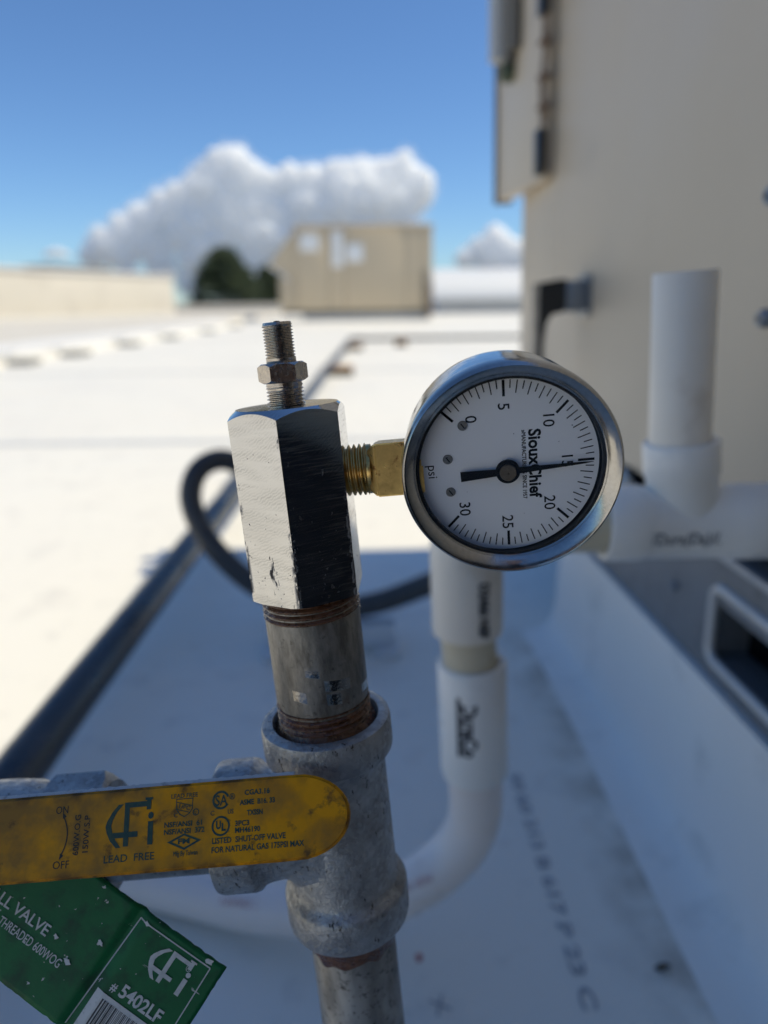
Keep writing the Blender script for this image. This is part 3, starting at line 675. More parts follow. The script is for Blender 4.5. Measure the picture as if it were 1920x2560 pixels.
MB().lathe([(.0021, ZD + .0018), (.0021, ZD + .0026), (.0019, ZD + .0029), (.0004, ZD + .0029), (.0003, ZD + .0027), (.0001, ZD + .0027)], 40, T((px, py, 0))).build('pin', 'pin_metal', hub, 40)
for k, (x_, y_, r_) in enumerate(((-.0091, .0010, .00011), (-.0062, .0118, .00010), (-.0100, .0150, .00016), (.0120, .0030, .00008), (.0050, -.0110, .00008))):
    MB().lathe([(.00001, -.00302), (r_, -.00304), (r_ * .8, -.00309)], 8, T((x_, y_, 0))).build('dust_speck', 'dial_black', gau, 40)
# brass stem
SM = frame(stem0, W.cross(EU).normalized() * -1, EU, W)     # z along the stem
SL = GM.inverted() @ SM
mb = MB().thread(.0068, .0010, .0120, .0196, .00141, 44, None, .02); th = mb.build('stem_thread', 'brass', gau, 50); th.matrix_local = SL
MB().lathe([(.0062, .0190), (.0066, .0195), (.0066, .0208), (.0055, .0212)], 40).build('stem_collar', 'brass', th, 40)
mb = MB(); q = .0069; q2 = .0050
pts = lambda h, z: [(-h, -h, z), (h, -h, z), (h, h, z), (-h, h, z)]
vs = pts(q2, .0200) + pts(q, .0222) + pts(q, .0345); fs = [(0, 3, 2, 1)] + [(i + 4 * k, (i + 1) % 4 + 4 * k, (i + 1) % 4 + 4 * k + 4, i + 4 * k + 4) for k in range(2) for i in range(4)] + [(8, 9, 10, 11)]
me = mb.add(vs, fs, Matrix.Rotation(R(-4), 4, 'Z')).mesh('stem_block'); bm = bmesh.new(); bm.from_mesh(me); bmesh.ops.recalc_face_normals(bm, faces=bm.faces); bmesh.ops.bevel(bm, geom=bm.edges[:], offset=.0004, segments=2, affect='EDGES'); bm.to_mesh(me); bm.free()
link('stem_block', me, 'brass', th, 35)

# ------------------------------------------------------------------ ball valve with yellow lever
val = empty('ball_valve', AM @ T((-.108, 0, 0)), 'cast ball valve with dirty yellow lever handle printed in green', 'valve')
VI = T((.108, 0, 0))
VX = Matrix.Rotation(R(-90), 4, 'Y')      # lathe z -> -x
vb = MB().lathe([(.0134, .0860), (.0160, .0865), (.0162, .0880), (.0180, .0930), (.0186, .1000), (.0188, .1080), (.0186, .116), (.0180, .123), (.0162, .128), (.0160, .1300)], 56, VX).build('body', 'zinc_cast', val, 50); vb.matrix_local = VI
def hexend(z0, z1, r, rot):
    mb = MB(); vs = []; fs = []
    for i in range(72):
        a = 2 * math.pi * i / 72 + rot; qq = (a - rot) % R(60) - R(30); rh = r / math.cos(qq); c = max(0, rh - r * 1.06) * .8
        vs += [(r_ * math.cos(a), r_ * math.sin(a), z_) for r_, z_ in ((.0130, z0), (r * .96, z0), (rh, z0 + c + .0012), (rh, z1 - c), (r * .96, z1), (.013, z1))]
    for i in range(72):
        k = (i + 1) % 72
        for j in range(5): fs.append((i * 6 + j, k * 6 + j, k * 6 + j + 1, i * 6 + j + 1))
    return mb.add(vs, fs, VX)
hexend(.0685, .0875, .0166, R(20)).build('hex_end', 'zinc_cast', vb, 20)
hexend(.1290, .1480, .0166, R(20)).build('hex_end', 'zinc_cast', vb, 20)
MB().lathe([(RP, .14), (RP, .275)], 40, VX).build('supply_nipple', 'zinc_plain', vb, 60)
MB().tube(spline([(-.262, 0, 0), (-.285, 0, -.001), (-.2985, 0, -.010), (-.3040, 0, -.024), (-.3065, 0, -.034)], 6), .0185, 32).build('supply_elbow', 'zinc_cast', vb, 60)
th = R(36); NH = -EYL * math.cos(th) + EU * math.sin(th); EH = EU * math.cos(th) + EYL * math.sin(th)
HM = frame(O - EYL * .030 + EU * .022, EW, EH, NH); HL = (AM @ T((-.108, 0, 0))).inverted() @ HM
# stem from the ball up to the lever
m, L = along((-.108, -.014, .010), (-.108, -.033, .0243))
o = MB().lathe([(.0001, 0), (.0085, 0), (.0085, .010), (.0055, .012), (.0055, L + .004), (.0001, L + .004)], 28, m).build('stem', 'brass', val, 40); o.matrix_local = VI
o = MB().lathe([(.0095, L - .008), (.0095, L - .003)], 6, m).build('stem_nut', 'galvanised', val); o.matrix_local = VI
def lever_outline(grow=0):
    top, bot = .0108 + grow, -.0097 - grow
    pts = [(-.122, bot), (-.010, bot)]
    for k in range(1, 18):
        t = k / 18; ang = R(-90 + 180 * t); cy = (top + bot) / 2; ry = (top - bot) / 2
        pts.append((-.0065 + (.0138 + grow) * math.cos(ang), cy + ry * math.sin(ang)))
    pts += [(-.010, top), (-.122, top)]
    return pts
core = MB().prism(lever_outline(-.0010), -.0030, -.0008).build('lever', 'galvanised', val); core.matrix_local = HL
me = MB().prism(lever_outline(), -.0034, 0).mesh('sleeve'); bm = bmesh.new(); bm.from_mesh(me); bmesh.ops.recalc_face_normals(bm, faces=bm.faces)
bmesh.ops.bevel(bm, geom=[e for e in bm.edges if abs(e.verts[0].co.z - e.verts[1].co.z) < 1e-6], offset=.0007, segments=3, affect='EDGES'); bm.to_mesh(me); bm.free()
slv = link('sleeve', me, 'yellow_vinyl', core, 40)
# torn pale seam of the vinyl along the upper edge
mb = MB(); vs = []; fs = []
for i in range(121):
    x = -.120 + i * .00094; j = .00035 * mnoise.noise(Vector((x * 900, 0, 0))) + .0006
    vs += [(x, .0105, -.0022), (x, .0111 + j, -.0024 - j * .6), (x, .0105, -.0036)]
for i in range(120):
    k = i * 3; fs += [(k, k + 3, k + 4, k + 1), (k + 1, k + 4, k + 5, k + 2)]
mb.add(vs, fs).build('seam', 'label_white', core, 60)
ZT = .00006
def hp(body, x, y, size, mat='print_green', w=None, rot=0, bold=.00002, align='LEFT'):
    return lettering(body, size, mat, core, T((x * .001, y * .001, ZT)) @ Matrix.Rotation(R(rot), 4, 'Z'), width=w and w * .001, bold=bold, align=align, depth=.00001)
def stroke(pts, wd, name, mat, parent, z=ZT, closed=False, mtx=None):
    """flat printed stroke of constant width"""
    pts = [Vector((p[0], p[1], 0)) * .001 for p in pts]; wd *= .0005; n = len(pts); vs = []; fs = []
    for i, p in enumerate(pts):
        a = pts[(i - 1) % n] if closed or i else p; c = pts[(i + 1) % n] if closed or i < n - 1 else p
        d1 = (p - a).normalized() if (p - a).length > 1e-9 else None; d2 = (c - p).normalized() if (c - p).length > 1e-9 else None
        t = ((d1 or d2) + (d2 or d1)).normalized(); nn = Vector((-t.y, t.x, 0)); k = 1
        if d1 and d2: k = 1 / max(.4, nn.dot(Vector((-d1.y, d1.x, 0))))
        vs += [p + nn * wd * k + Vector((0, 0, z)), p - nn * wd * k + Vector((0, 0, z))]
    for i in range(n if closed else n - 1):
        k = (i + 1) % n; fs.append((2 * i, 2 * i + 1, 2 * k + 1, 2 * k))
    return MB().add(vs, fs, mtx).build(name, mat, parent, None, None, False)
def arcpts(cx, cy, r, a, b_, n=16, ry=None): return [(cx + r * math.cos(R(a + (b_ - a) * i / n)), cy + (ry or r) * math.sin(R(a + (b_ - a) * i / n))) for i in range(n + 1)]
hp('ON', -69.6, 6.0, 2.6e-3, 'print_black', 3.2, 0, 0); hp('OFF', -69.2, -7.0, 2.6e-3, 'print_black', 4.2, 0, 0)
stroke(arcpts(-74.5, .6, 8.4, -32, 32), .30, 'arrow_print', 'print_black', core)
for (x, y, a) in ((-67.35, 5.4, 118), (-67.35, -4.2, -118)):
    dx, dy = math.cos(R(a)), math.sin(R(a)); MB().add([((x + dx * .9) * .001, (y + dy * .9) * .001, ZT), ((x - dy * .55 - dx * .5) * .001, (y + dx * .55 - dy * .5) * .001, ZT), ((x + dy * .55 - dx * .5) * .001, (y - dx * .55 - dy * .5) * .001, ZT)], [(0, 1, 2)]).build('arrow_print', 'print_black', core, None, None, False)
hp('600W.O.G', -62.9, -4.2, 2.1e-3, 'print_black', 9.6, 90); hp('150W.S.P', -60.4, -3.7, 2.1e-3, 'print_black', 8.8, 90)
def logo(parent, mat, mtx=None, z=ZT):
    """bracket, tap-shaped F and i"""
    L_ = []
    arc1 = arcpts(-41.8, 1.95, 14.4, 158, 202, 14); arc2 = arcpts(-45.2, 1.95, 9.6, 212, 148, 14)
    arc1 = [(-53.0 , 7.0), (-54.6, 5.2), (-55.8, 3.2), (-56.2, 1.9), (-55.8, .4), (-54.8, -1.6), (-53.2, -3.3)]
    arc2 = [(-51.9, -3.3), (-53.3, -1.6), (-54.3, .4), (-54.7, 1.9), (-54.4, 3.2), (-53.4, 5.2), (-51.7, 7.0)]
    pl = [Vector((x * .001, y * .001, z)) for x, y in arc1 + arc2]; na = len(arc1)
    fs = [(i, i + 1, 2 * na - 2 - i, 2 * na - 1 - i) for i in range(na - 1)]
    L_.append(MB().add(pl, fs, mtx).build('logo', mat, parent, None, None, False))
    L_.append(stroke([(-50.7, -3.1), (-50.7, 6.7), (-44.6, 6.7)], 1.3, 'logo', mat, parent, z + .00001, False, mtx))
    L_.append(stroke([(-54.4, -.35), (-47.7, -.35)], 1.3, 'logo', mat, parent, z + .00002, False, mtx))
    L_.append(stroke([(-45.0, 5.3), (-45.0, 8.0)], 1.1, 'logo', mat, parent, z + .00003, False, mtx))
    L_.append(stroke([(-46.0, 7.9), (-44.0, 7.9)], .6, 'logo', mat, parent, z + .00004, False, mtx))
    L_.append(stroke([(-44.4, -3.1), (-44.4, 2.4)], 1.35, 'logo', mat, parent, z + .00001, False, mtx))
    c = Vector((-.0444, .0038, z + .00001)); L_.append(MB().add([c + Vector((.00072 * math.cos(R(30 * i)), .00085 * math.sin(R(30 * i)), 0)) for i in range(12)], [tuple(range(12))], mtx).build('logo', mat, parent, None, None, False))
    return L_
logo(core, 'print_green')
hp('LEAD  FREE', -56.1, -6.6, 2.5e-3, 'print_green', 13.0)
hp('LEAD FREE', -39.2, 7.4, 1.5e-3, w=7)
stroke([(-37.8, 7.1), (-33.5, 7.1), (-33.6, 4.6), (-34.4, 3.5), (-35.65, 2.8), (-36.9, 3.5), (-37.7, 4.6)], .22, 'shield_print', 'print_green', core, closed=True)
stroke([(-37.7, 6.4), (-33.6, 5.3)], .18, 'shield_print', 'print_green', core, ZT + .00001); stroke([(-37.6, 4.7), (-34.2, 3.7)], .18, 'shield_print', 'print_green', core, ZT + .00001)
hp('UPC', -37.2, 4.95, 1.5e-3, w=3.0, rot=-14); hp('C', -38.4, 2.8, 1.5e-3); hp('\u00ae', -33.5, 2.9, 2.2e-3, bold=.00005)
hp('NSF/ANSI  61', -40.8, .55, 1.7e-3, w=9.8, bold=.00005); hp('NSF/ANSI  372', -40.8, -1.15, 1.7e-3, w=10.5, bold=.00005)
stroke([(-39.3, -3.0), (-35.55, -1.4), (-31.7, -3.0), (-35.5, -4.75)], .5, 'diamond_print', 'print_green', core, closed=True)
hp('FM', -37.1, -3.55, 1.7e-3, w=3.0, bold=.00006); hp('Mfg By Taiwan', -38.2, -6.3, 1.6e-3, w=6.2)
stroke(arcpts(-26.1, 6.05, 2.0, 20, 330, 28), .55, 'mark_print', 'print_green', core); hp('SA', -27.6, 4.75, 3.6e-3, w=3.2, bold=.00004); hp('\u00ae', -23.9, 6.0, 2.0e-3)
hp('C', -28.8, 2.5, 1.6e-3); hp('US', -24.3, 2.6, 1.6e-3, w=1.5)
stroke(arcpts(-26.1, -.15, 2.15, 0, 348.75, 31), .5, 'mark_print', 'print_green', core, closed=True); hp('U', -27.35, -.75, 2.6e-3, w=1.3, bold=.00012); hp('L', -25.9, -1.25, 2.4e-3, w=1.1, bold=.00012)
hp('CGA3.16', -19.9, 6.8, 1.75e-3, w=6.6, bold=.00006); hp('ASME  B16. 33', -21.2, 4.45, 1.75e-3, w=9.2, bold=.00006); hp('TXSSN', -19.3, 1.9, 1.75e-3, w=4.1, bold=.00006)
hp('3PC3', -22.4, -.45, 1.75e-3, w=3.7, bold=.00005); hp('MH46190', -22.4, -2.05, 1.75e-3, w=6.5, bold=.00005)
hp('LISTED  SHUT-OFF VALVE', -28.3, -4.2, 1.9e-3, w=18.9, bold=.00005); hp('FOR NATURAL GAS 175PSI MAX', -28.4, -6.3, 1.9e-3, w=23.7, bold=.00005)

# ------------------------------------------------------------------ green product tag
T0 = Vector((-.0435, .1478, .2799)); TN = Vector((.0499, -.9124, .4062)); E1 = Vector((-.8255, .1912, .5310)); E2 = Vector((-.5622, -.3619, -.7437))
TM = frame(T0, -E1 * .945, -E2 * 1.04, TN)
tg = empty('product_tag', TM, 'worn green printed card tag with barcode hanging under the yellow lever', 'tag')
def crease(x): return -.0014 * math.exp(-((x + .0288) / .0016) ** 2) + .0016 * math.sin((x + .03) * 38) * (1 if x < -.03 else .5)
mb = MB(); nx, ny = 60, 26; vs = []; fs = []
X0, X1, Y0, Y1 = -.074, 0, -.034, 0
for i in range(nx + 1):
    for j in range(ny + 1):
        x = X0 + (X1 - X0) * i / nx; y = Y0 + (Y1 - Y0) * j / ny
        lim = -.0006 * max(0, mnoise.noise(Vector((x * 500, 3, 0)))) if j == ny else 0
        if j == 0: lim += .0005 * max(0, mnoise.noise(Vector((x * 420, 9, 0))))
        exx = -.0006 * abs(mnoise.noise(Vector((y * 400, 1, 0)))) if i == nx else 0
        vs.append((x + exx, y + lim, crease(x) - .0001))
for i in range(nx):
    for j in range(ny): a = i * (ny + 1) + j; fs.append((a, a + ny + 1, a + ny + 2, a + 1))
card = mb.add(vs, fs).build('card', 'green_card', tg, 60, None, False)
mod = card.modifiers.new('thick', 'SOLIDIFY'); mod.thickness = .0006; mod.offset = -1
def drape(o, dz=.00012):
    m_ = o.matrix_basis.copy(); o.matrix_basis = Matrix.Identity(4)
    for v in o.data.vertices: v.co = m_ @ v.co; v.co.z = crease(v.co.x) + dz + (v.co.z - 0)
def tl(body, a, b_, size, mat='print_white', w=None, bold=.00006):
    o = lettering(body, size, mat, card, T((-a * .001, -b_ * .001, 0)), width=w and w * .001, bold=bold, depth=.00001); drape(o); return o
tl('BALL VALVE', 69.5, 19.2, 4.2e-3, w=22.0); tl('IPS THREADED 600WOG'[2:], 62.6, 23.4, 3.3e-3, w=23, bold=.00002)
tl('#', 24.3, 20.0, 3.0e-3, w=1.8); tl('5402LF', 21.4, 20.0, 4.6e-3, w=13.6, bold=.00012)
for (p, q) in (((-27.9, -2.4), (-3.8, -2.2)), ((-3.8, -2.2), (-3.3, -33)), ((-27.9, -2.4), (-29.3, -33))):
    o = stroke([tuple(p[i] + (q[i] - p[i]) * k / 12 for i in (0, 1)) for k in range(13)], .34, 'border_print', 'print_white', card, 0); drape(o)
def lm(): return T((.0367, -.0100, 0)) @ Matrix.Diagonal((1, 1, 1, 1))
for o in logo(card, 'print_white', T((.0365, -.0096, 0)) @ Matrix.Diagonal((1.0, .80, 1, 1)), 0): drape(o, .00013)
tl('\u00ae', 9.6, 6.0, 2.2e-3, bold=0)
o = MB().add([(-.0272 + .0212 * i / 10, -.0214 - .0126 * j, 0) for i in range(11) for j in (0, 1)], [(2 * i, 2 * i + 1, 2 * i + 3, 2 * i + 2) for i in range(10)]).build('barcode_panel', 'label_white', card, None, None, False); drape(o, .0001)
random.seed(11); x = -24.4; mb = MB()
while x < -7.5:
    wd = random.choice((.16, .16, .32, .48)); mb.add([(x * .001, -.0226, 0), (x * .001, -.0337, 0), ((x + wd) * .001, -.0337, 0), ((x + wd) * .001, -.0226, 0)], [(0, 1, 2, 3)]); x += wd + random.choice((.18, .18, .34))
o = mb.build('barcode', 'print_ink', card, None, None, False); drape(o, .00016)
tl('0', 26.3, 33.4, 2.4e-3, 'print_ink', bold=0)
random.seed(5)
for k, (a, b_, s_) in enumerate(((56.5, -.2, 2.0), (51.5, .3, 1.6), (5.2, 1.0, 1.7), (45.0, 17.6, 1.2), (38.4, 20.8, 1.3), (25.5, 2.3, 1.1), (33.5, 12.5, 1.2))):   # chipped patches
    pl = [((-a + s_ * (.5 + .6 * random.random()) * math.cos(t)) * .001, (-b_ + .55 * s_ * (.4 + .8 * random.random()) * math.sin(t)) * .001, 0) for t in [i * .7 for i in range(9)]]
    o = MB().add(pl, [tuple(range(9))]).build('chip', 'label_white', card, None, None, False); drape(o, .00014 + .00001 * k)

# ------------------------------------------------------------------ far things on and around the roof
cb = empty('roof_curb', T((-3.0, 8.5, 0)), 'long low white membrane covered curb crossing the far roof', 'curb')
o = MB().add([(-.02, -6, .0006), (0, -6, .10), (.0, 7, .10), (-.02, 7, .0006), (-.5, -6, .0006), (-.48, -6, .115), (-.48, 7, .115), (-.5, 7, .0006)], [(0, 1, 2, 3), (4, 7, 6, 5), (1, 5, 6, 2), (0, 4, 5, 1), (3, 2, 6, 7), (0, 3, 7, 4)]).build('flashing', 'curb_membrane', cb)
pv_lab = 'small grey concrete paver lying at the foot of the low roof curb'
pm = None
for k, (x, y) in enumerate(((-2.86, 5.8), (-2.84, 6.75), (-2.88, 8.35), (-2.86, 9.95), (-2.85, 12.1), (-2.86, 14.4))):
    if pm is None: pm = bevel_box('paver', (-.09, -.15, .0006), (.09, .15, .04), 'concrete_paver', None, .008); o = pm
    else: o = pm.copy(); COL.objects.link(o)
    o.location = (x, y, 0); o.rotation_euler.z = R(random.uniform(-8, 8)); tag(o, pv_lab, 'paver', 'pavers along the low roof curb')
# penthouse at the left
pm_ = frame(Vector((-10.9, 18.6, 0)), Vector((-.95, .313, 0)), Vector((-.313, -.95, 0)) * -1, Vector((0, 0, 1)))
ph = empty('penthouse', frame(Vector((-10.9, 18.6, 0)), Vector((.95, -.313, 0)), Vector((.313, .95, 0)), Vector((0, 0, 1))), 'long low cream stucco penthouse with pale coping at the far left', 'building')
bevel_box('wall', (-7, -9, .0006), (0, 9.9, 1.40), 'penthouse_wall', ph, .02)
bevel_box('coping', (-7.05, -9.05, 1.401), (.06, 9.96, 1.50), 'penthouse_cap', ph, .02)
bevel_box('end_pier', (-.5, 9.5, 1.501), (.09, 9.99, 1.56), 'penthouse_cap', ph, .02)
bevel_box('base_band', (.001, -9, .0006), (.03, 9.9, .16), 'penthouse_cap', ph, .005)
for k, (yv, L_, lab) in enumerate(((1.0, 2.4, 'short dark flat vent box on top of the cream penthouse'), (6.4, 3.0, 'longer dark flat vent box on top of the cream penthouse'))):
    e = empty('vent_box', ph.matrix_world @ T((-1.6, yv, 1.501)), lab, 'vent')
    bevel_box('housing', (-.5, -L_ / 2, .0), (.5, L_ / 2, .16), 'dark_equipment', e, .02); bevel_box('lid', (-.56, -L_ / 2 - .06, .161), (.56, L_ / 2 + .06, .20), 'pale_grey', e, .01)
# far parapet
pa = empty('parapet', T((0, 33.4, 0)), 'low tan parapet wall along the far edge of the roof', 'parapet')
bevel_box('wall', (-15.9, 0, .0006), (15.9, .3, .36), 'penthouse_wall', pa, .02); bevel_box('coping', (-15.95, -.05, .361), (15.95, .35, .42), 'penthouse_cap', pa, .01)
# far rooftop unit
fu = empty('rooftop_unit', T((0, 18.6, 0)), 'distant tan rooftop air unit with sloping side hood and white labels', 'air unit')
bevel_box('curb', (-2.0, .06, .0006), (1.25, 1.9, .16), 'pale_grey', fu, .02)
bevel_box('base_rail', (-2.5, .02, .161), (1.29, 2, .26), 'far_shadow_gap', fu, .01)
bevel_box('core', (-2.08, .03, .2605), (1.25, 1.98, 2.20), 'far_shadow_gap', fu, .01)
for x0, x1 in ((-2.10, -1.30), (-1.285, -.92), (-.905, .62), (.635, .98), (.995, 1.27)):
    bevel_box('panel', (x0, 0, .261), (x1, .0295, 2.20), 'far_beige', fu, .008)
bevel_box('top_cap', (-2.14, -.04, 2.201), (1.31, 2.02, 2.25), 'far_beige', fu, .01)
bevel_box('filter_section', (-2.55, .05, .261), (-2.101, 1.9, 1.05), 'far_beige', fu, .01)
hp_ = [(-2.102, 2.19), (-2.78, 1.34), (-2.28, .99), (-2.102, 1.06)]; mb = MB(); vs = [(x, yv, z) for yv in (.04, 1.92) for x, z in hp_]
mb.add(vs, [(0, 1, 2, 3), (4, 7, 6, 5)] + [(i, i + 4, (i + 1) % 4 + 4, (i + 1) % 4) for i in range(4)]).build('hood', 'far_beige', fu)
MB().tube([(-2.79, .02, 1.345), (-2.30, .02, .985)], .022, 8).build('hood_edge', 'white_metal', fu, 60)
for x0, x1, z0, z1 in ((-1.98, -1.52, 1.66, 2.06), (-1.20, -.94, 1.28, 2.12), (-.86, -.44, 1.40, 1.82)):
    bevel_box('label', (x0, -.012, z0), (x1, -.001, z1), 'far_label', fu, .003)
MB().tube([(1.10, -.06, .05), (1.10, -.06, 1.1), (1.12, -.03, 1.15)], .03, 8).build('gas_drop', 'dark_equipment', fu, 60)
MB().tube([(1.22, -.05, .05), (1.22, -.05, .85)], .028, 8).build('conduit', 'wood_block', fu, 60)
# white building with curved roof on the right
wb = empty('white_building', T((2.0, 27, 0)), 'low white building with rounded metal roof beyond the distant unit', 'building')
bevel_box('wall', (0, 0, .0006), (13, 5, .50), 'pale_grey', wb, .02)
mb = MB(); k = 14; vs = []; fs = []
for i in range(k + 1):
    a = math.pi * i / k
    for x in (-.1, 13.1): vs.append((x, 2.5 - 2.65 * math.cos(a), .501 + 1.15 * math.sin(a)))
for i in range(k): fs.append((2 * i, 2 * i + 1, 2 * i + 3, 2 * i + 2))
fs += [tuple(2 * i for i in range(k + 1)), tuple(2 * i + 1 for i in range(k + 1))[::-1], (0, 2 * k, 2 * k + 1, 1)]
mb.add(vs, fs).build('roof', 'white_metal', wb, 40)
bevel_box('gutter', (-.1, -.20, .43), (13.1, -.155, .52), 'pale_grey', wb, .01)

# trees beyond the building
def tree(x, y, top, spread, lab, seed):
    rnd = random.Random(seed); e = empty('evergreen_tree', T((x, y, -5)), lab, 'tree', None)
    h = top + 5
    MB().tube([(0, 0, 0), (.1, 0, h * .4), (0, .1, h * .93)], [.26, .18, .03], 10).build('trunk', 'bark', e, 60)
    mb = MB()
    for k in range(26):
        z = h * (.18 + .72 * k / 26); a = k * 2.4; L_ = spread * (1.05 - .8 * k / 26)
        mb.tube([(0, 0, z), (L_ * .5 * math.cos(a), L_ * .5 * math.sin(a), z + .1), (L_ * math.cos(a), L_ * math.sin(a), z - .1)], [.06, .04, .015], 5)
    mb.build('limb', 'bark', e, 60)
    vs = []; fs = []
    for k in range(420):
        t = rnd.random() ** .8; z = h * (.16 + .83 * t); rad = spread * (1 - t) ** .42 * (.55 + .55 * rnd.random()) * (1.12 if rnd.random() < .15 else 1); a = rnd.random() * 6.283
        c = Vector((rad * math.cos(a), rad * math.sin(a), z))
        for q in range(22):
            p = c + Vector((rnd.gauss(0, .22), rnd.gauss(0, .22), rnd.gauss(0, .18))); d = Vector((rnd.gauss(0, 1), rnd.gauss(0, 1), rnd.gauss(0, .6))).normalized() * .19; s_ = d.orthogonal().normalized() * .085; n_ = len(vs)
            vs += [p - d, p + s_, p + d, p - s_]; fs.append((n_, n_ + 1, n_ + 2, n_ + 3))
    MB().add(vs, fs).build('crown', 'conifer_leaf', e, None, None, False)
tree(-10.3, 49, 3.75, 3.1, 'dark green evergreen tree, the taller one behind the tan parapet', 3)
tree(-7.9, 53, 2.75, 2.0, 'dark green evergreen tree, the shorter one beside the hood of the distant unit', 8)

# ------------------------------------------------------------------ clouds: real puffs a long way off
def cloud(puffs, dist, lab, seed, name='cloud', thin=()):
    rnd = random.Random(seed)
    bm = bmesh.new(); bmesh.ops.create_icosphere(bm, subdivisions=3, radius=1); base = [v.co.copy() for v in bm.verts]; faces = [tuple(v.index for v in f.verts) for f in bm.faces]; bm.free()
    def ball(mb, c, r, amp=1):
        off = Vector((rnd.random() * 50, rnd.random() * 50, rnd.random() * 50))
        mb.add([c + q * r * (1 + amp * (.22 * mnoise.noise(q * 1.7 + off) + .12 * mnoise.noise(q * 4.1 + off) + .06 * mnoise.noise(q * 9 + off))) for q in base], faces)
    core, veil = MB(), MB()
    for (x, z, r) in puffs:
        c = Vector((x, dist + rnd.uniform(-.4, .4) * r, z)); ball(core, c, r * .92); ball(veil, c, r * 1.28, 1.6)
        for k in range(9):
            a = rnd.uniform(-.6, 3.7); rr = r * rnd.uniform(.22, .42)
            p = c + Vector((math.cos(a) * r * .85, rnd.uniform(-.7, .1) * r, math.sin(a) * r * .82)); ball(core, p, rr)
            if k % 3 == 0: ball(veil, p, rr * 1.9, 1.6)
    for (x, z, r) in thin: ball(veil, Vector((x, dist + rnd.uniform(-.3, .3) * r, z)), r, 1.8)
    o = link(name, core.mesh(name), 'cloud_white'); md = o.modifiers.new('union', 'REMESH'); md.mode = 'VOXEL'; md.voxel_size = 5.0; md.use_smooth_shade = True
    sm = o.modifiers.new('soft', 'SMOOTH'); sm.factor = .5; sm.iterations = 4
    v = link('veil', veil.mesh('veil'), 'cloud_veil', o); md = v.modifiers.new('union', 'REMESH'); md.mode = 'VOXEL'; md.voxel_size = 9.0
    return tag(o, lab, 'cloud', None)
def cp(px, py, pr, D=2600.0):
    """angles read off the photograph, in the world: azimuth and elevation to metres at distance D"""
    k = D / 1535 * .985; return ((px - 822) * k, .45 + (652 + (px - 822) * -.012 - py) * k * 1.03, pr * k)
main = [(250, 545, 30), (300, 520, 34), (345, 498, 34), (395, 480, 36), (430, 468, 34), (470, 440, 34), (505, 412, 35), (530, 398, 33), (555, 425, 34), (590, 432, 26), (640, 428, 30), (690, 432, 32), (735, 428, 32), (785, 420, 32), (830, 415, 32), (870, 412, 33), (905, 440, 29), (880, 455, 40), (820, 462, 44), (750, 470, 44), (680, 475, 40), (640, 495, 34), (600, 468, 32), (560, 475, 36), (500, 455, 36), (505, 500, 38), (470, 490, 40), (420, 525, 42), (350, 545, 40), (290, 565, 34), (230, 568, 22), (490, 545, 34), (560, 530, 36), (610, 540, 34), (700, 520, 36), (780, 520, 40), (860, 505, 40), (440, 572, 34), (370, 590, 30), (520, 578, 28), (300, 605, 22), (570, 585, 30), (420, 618, 26)]
cloud([cp(*q) for q in main], 2600, 'large white cumulus cloud bank rising over the distant tan unit', 21, thin=[cp(*q) for q in ((545, 490, 46), (590, 505, 50), (640, 515, 46), (530, 540, 44), (580, 560, 50), (640, 570, 46), (500, 590, 40), (430, 600, 40), (560, 610, 44), (700, 540, 46), (350, 605, 34))])
cloud([cp(150, 558, 9), cp(163, 561, 8), cp(137, 561, 8), cp(174, 564, 6), cp(127, 564, 6)], 2610, 'tiny white cloud puff left of the large cloud bank', 22)
cloud([cp(1060, 530, 24), cp(1030, 548, 22), cp(1085, 555, 26), cp(1000, 570, 20), cp(1050, 575, 26), cp(1100, 585, 26), cp(1130, 560, 28)], 2620, 'small white cloud between the distant tan unit and the near cabinet', 23)

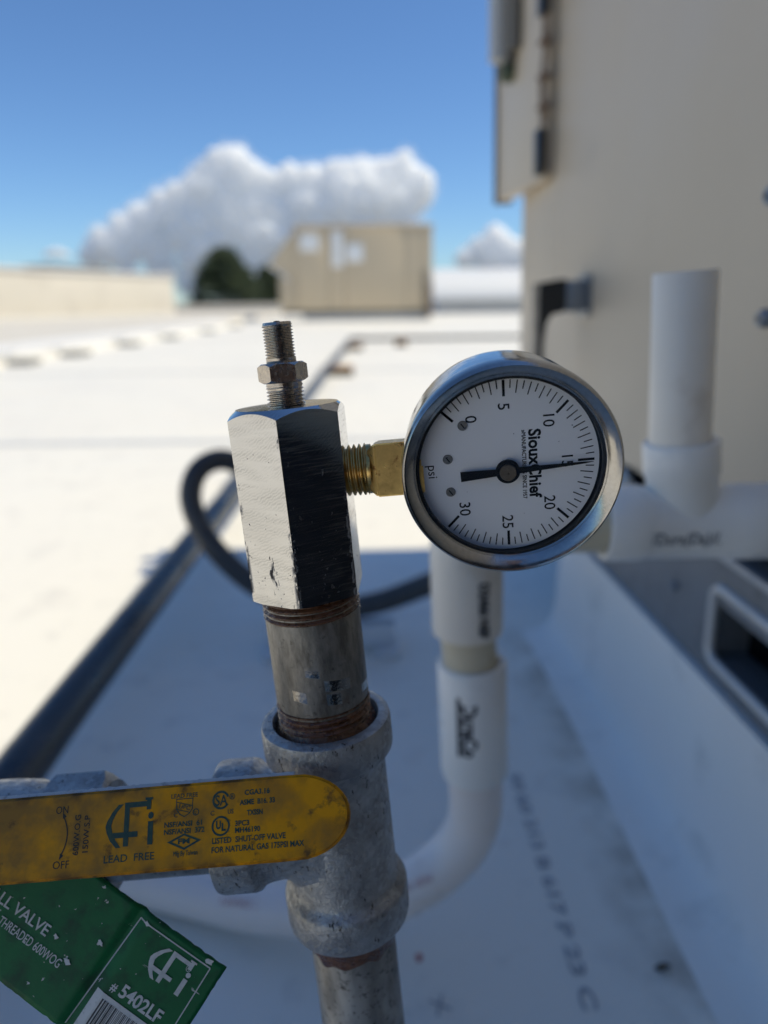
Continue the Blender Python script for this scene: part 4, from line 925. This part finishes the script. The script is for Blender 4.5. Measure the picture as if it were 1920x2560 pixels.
# ------------------------------------------------------------------ the photographer, crouching behind the camera and mirrored in the chrome
def person():
    V = []; E = []; Rd = []
    def add(p, r, par=None):
        V.append(p); Rd.append(r); i = len(V) - 1
        if par is not None: E.append((par, i))
        return i
    hip = add((.10, -.66, .26), (.15, .13)); w1 = add((.10, -.60, .42), (.14, .11), hip); ch = add((.09, -.50, .60), (.155, .115), w1); up = add((.08, -.44, .70), (.13, .09), ch)
    nk = add((.07, -.40, .79), (.052, .052), up); hd0 = add((.065, -.375, .85), (.062, .070), nk); hd1 = add((.062, -.36, .92), (.076, .090), hd0); add((.06, -.365, 1.0), (.055, .065), hd1)
    for sx in (1, -1):
        sh = add((.08 + sx * .17, -.42, .69), (.058, .058), up)
        ex = .215 if sx > 0 else -.20
        eb = add((ex, -.235, .47), (.046, .046), sh); fa = add((ex * .62, -.15, .425), (.038, .036), eb); wr = add((ex * .36, -.105, .42), (.026, .024), fa); pm = add((ex * .30 + sx * .002, -.075, .435), (.034, .022), wr)
        for k in range(4):
            b0 = add((ex * .27 + sx * (.012 - .004 * k), -.055, .420 + .016 * k), (.0095, .0095), pm); b1 = add((ex * .16, -.045, .420 + .016 * k), (.0085, .0085), b0); add((ex * .06, -.052, .421 + .015 * k), (.0075, .0075), b1)
        t0 = add((ex * .24, -.095, .462), (.0105, .0105), pm); add((ex * .12, -.088, .474), (.009, .009), t0)
        th = add((.10 + sx * .10, -.60, .25), (.088, .088), hip)
        if sx > 0:
            kn = add((.185, -.03, .385), (.076, .076), add((.19, -.30, .33), (.080, .080), th)); cf = add((.195, -.10, .19), (.058, .060), kn); an = add((.20, -.16, .060), (.042, .042), cf); ft = add((.20, -.07, .042), (.042, .034), an); add((.20, .02, .034), (.038, .024), ft)
        else:
            kn = add((-.06, -.25, .20), (.066, .066), th); cf = add((-.05, -.42, .085), (.056, .058), kn); an = add((-.04, -.62, .055), (.042, .042), cf); ft = add((-.04, -.70, .045), (.042, .036), an); add((-.04, -.74, .040), (.036, .028), ft)
    me = bpy.data.meshes.new('body'); me.from_pydata(V, E, []); o = bpy.data.objects.new('body', me); COL.objects.link(o)
    o.modifiers.new('skin', 'SKIN'); sub = o.modifiers.new('sub', 'SUBSURF'); sub.levels = 2; sub.render_levels = 2
    for i, r in enumerate(Rd): me.skin_vertices[0].data[i].radius = r
    me.skin_vertices[0].data[0].use_root = True
    dg = bpy.context.evaluated_depsgraph_get(); m2 = bpy.data.meshes.new_from_object(o.evaluated_get(dg)); bpy.data.objects.remove(o)
    for mn in ('cloth_navy', 'cloth_trousers', 'skin', 'black_plastic'): m2.materials.append(MATS[mn])
    for p in m2.polygons:
        c = p.center; p.use_smooth = True
        p.material_index = 2 if (c.z > .80 or (c.y > -.125 and c.z > .38 and abs(c.x) < .09)) else (3 if c.z < .075 else (1 if c.z < .44 else 0))
    e = empty('person', T((.1, -.55, 0)), 'person in dark work clothes crouching, seen only mirrored in the chrome', 'person')
    b_ = bpy.data.objects.new('body', m2); COL.objects.link(b_); b_.parent = e; b_.matrix_local = T((-.1, .55, 0))
    h = MB().lathe([(.0001, .105), (.05, .095), (.082, .055), (.088, .01), (.080, -.03)], 24, T((.06, -.385, .945))).build('hair', 'hair', e, 60); h.matrix_local = T((-.1, .55, 0))
    f = MB().add([(.062, -.262, .935), (.050, -.275, .900), (.074, -.275, .900), (.062, -.245, .902)], [(0, 1, 3), (0, 3, 2), (1, 2, 3)]).build('nose', 'skin', e, 60); f.matrix_local = T((-.1, .55, 0))
person()
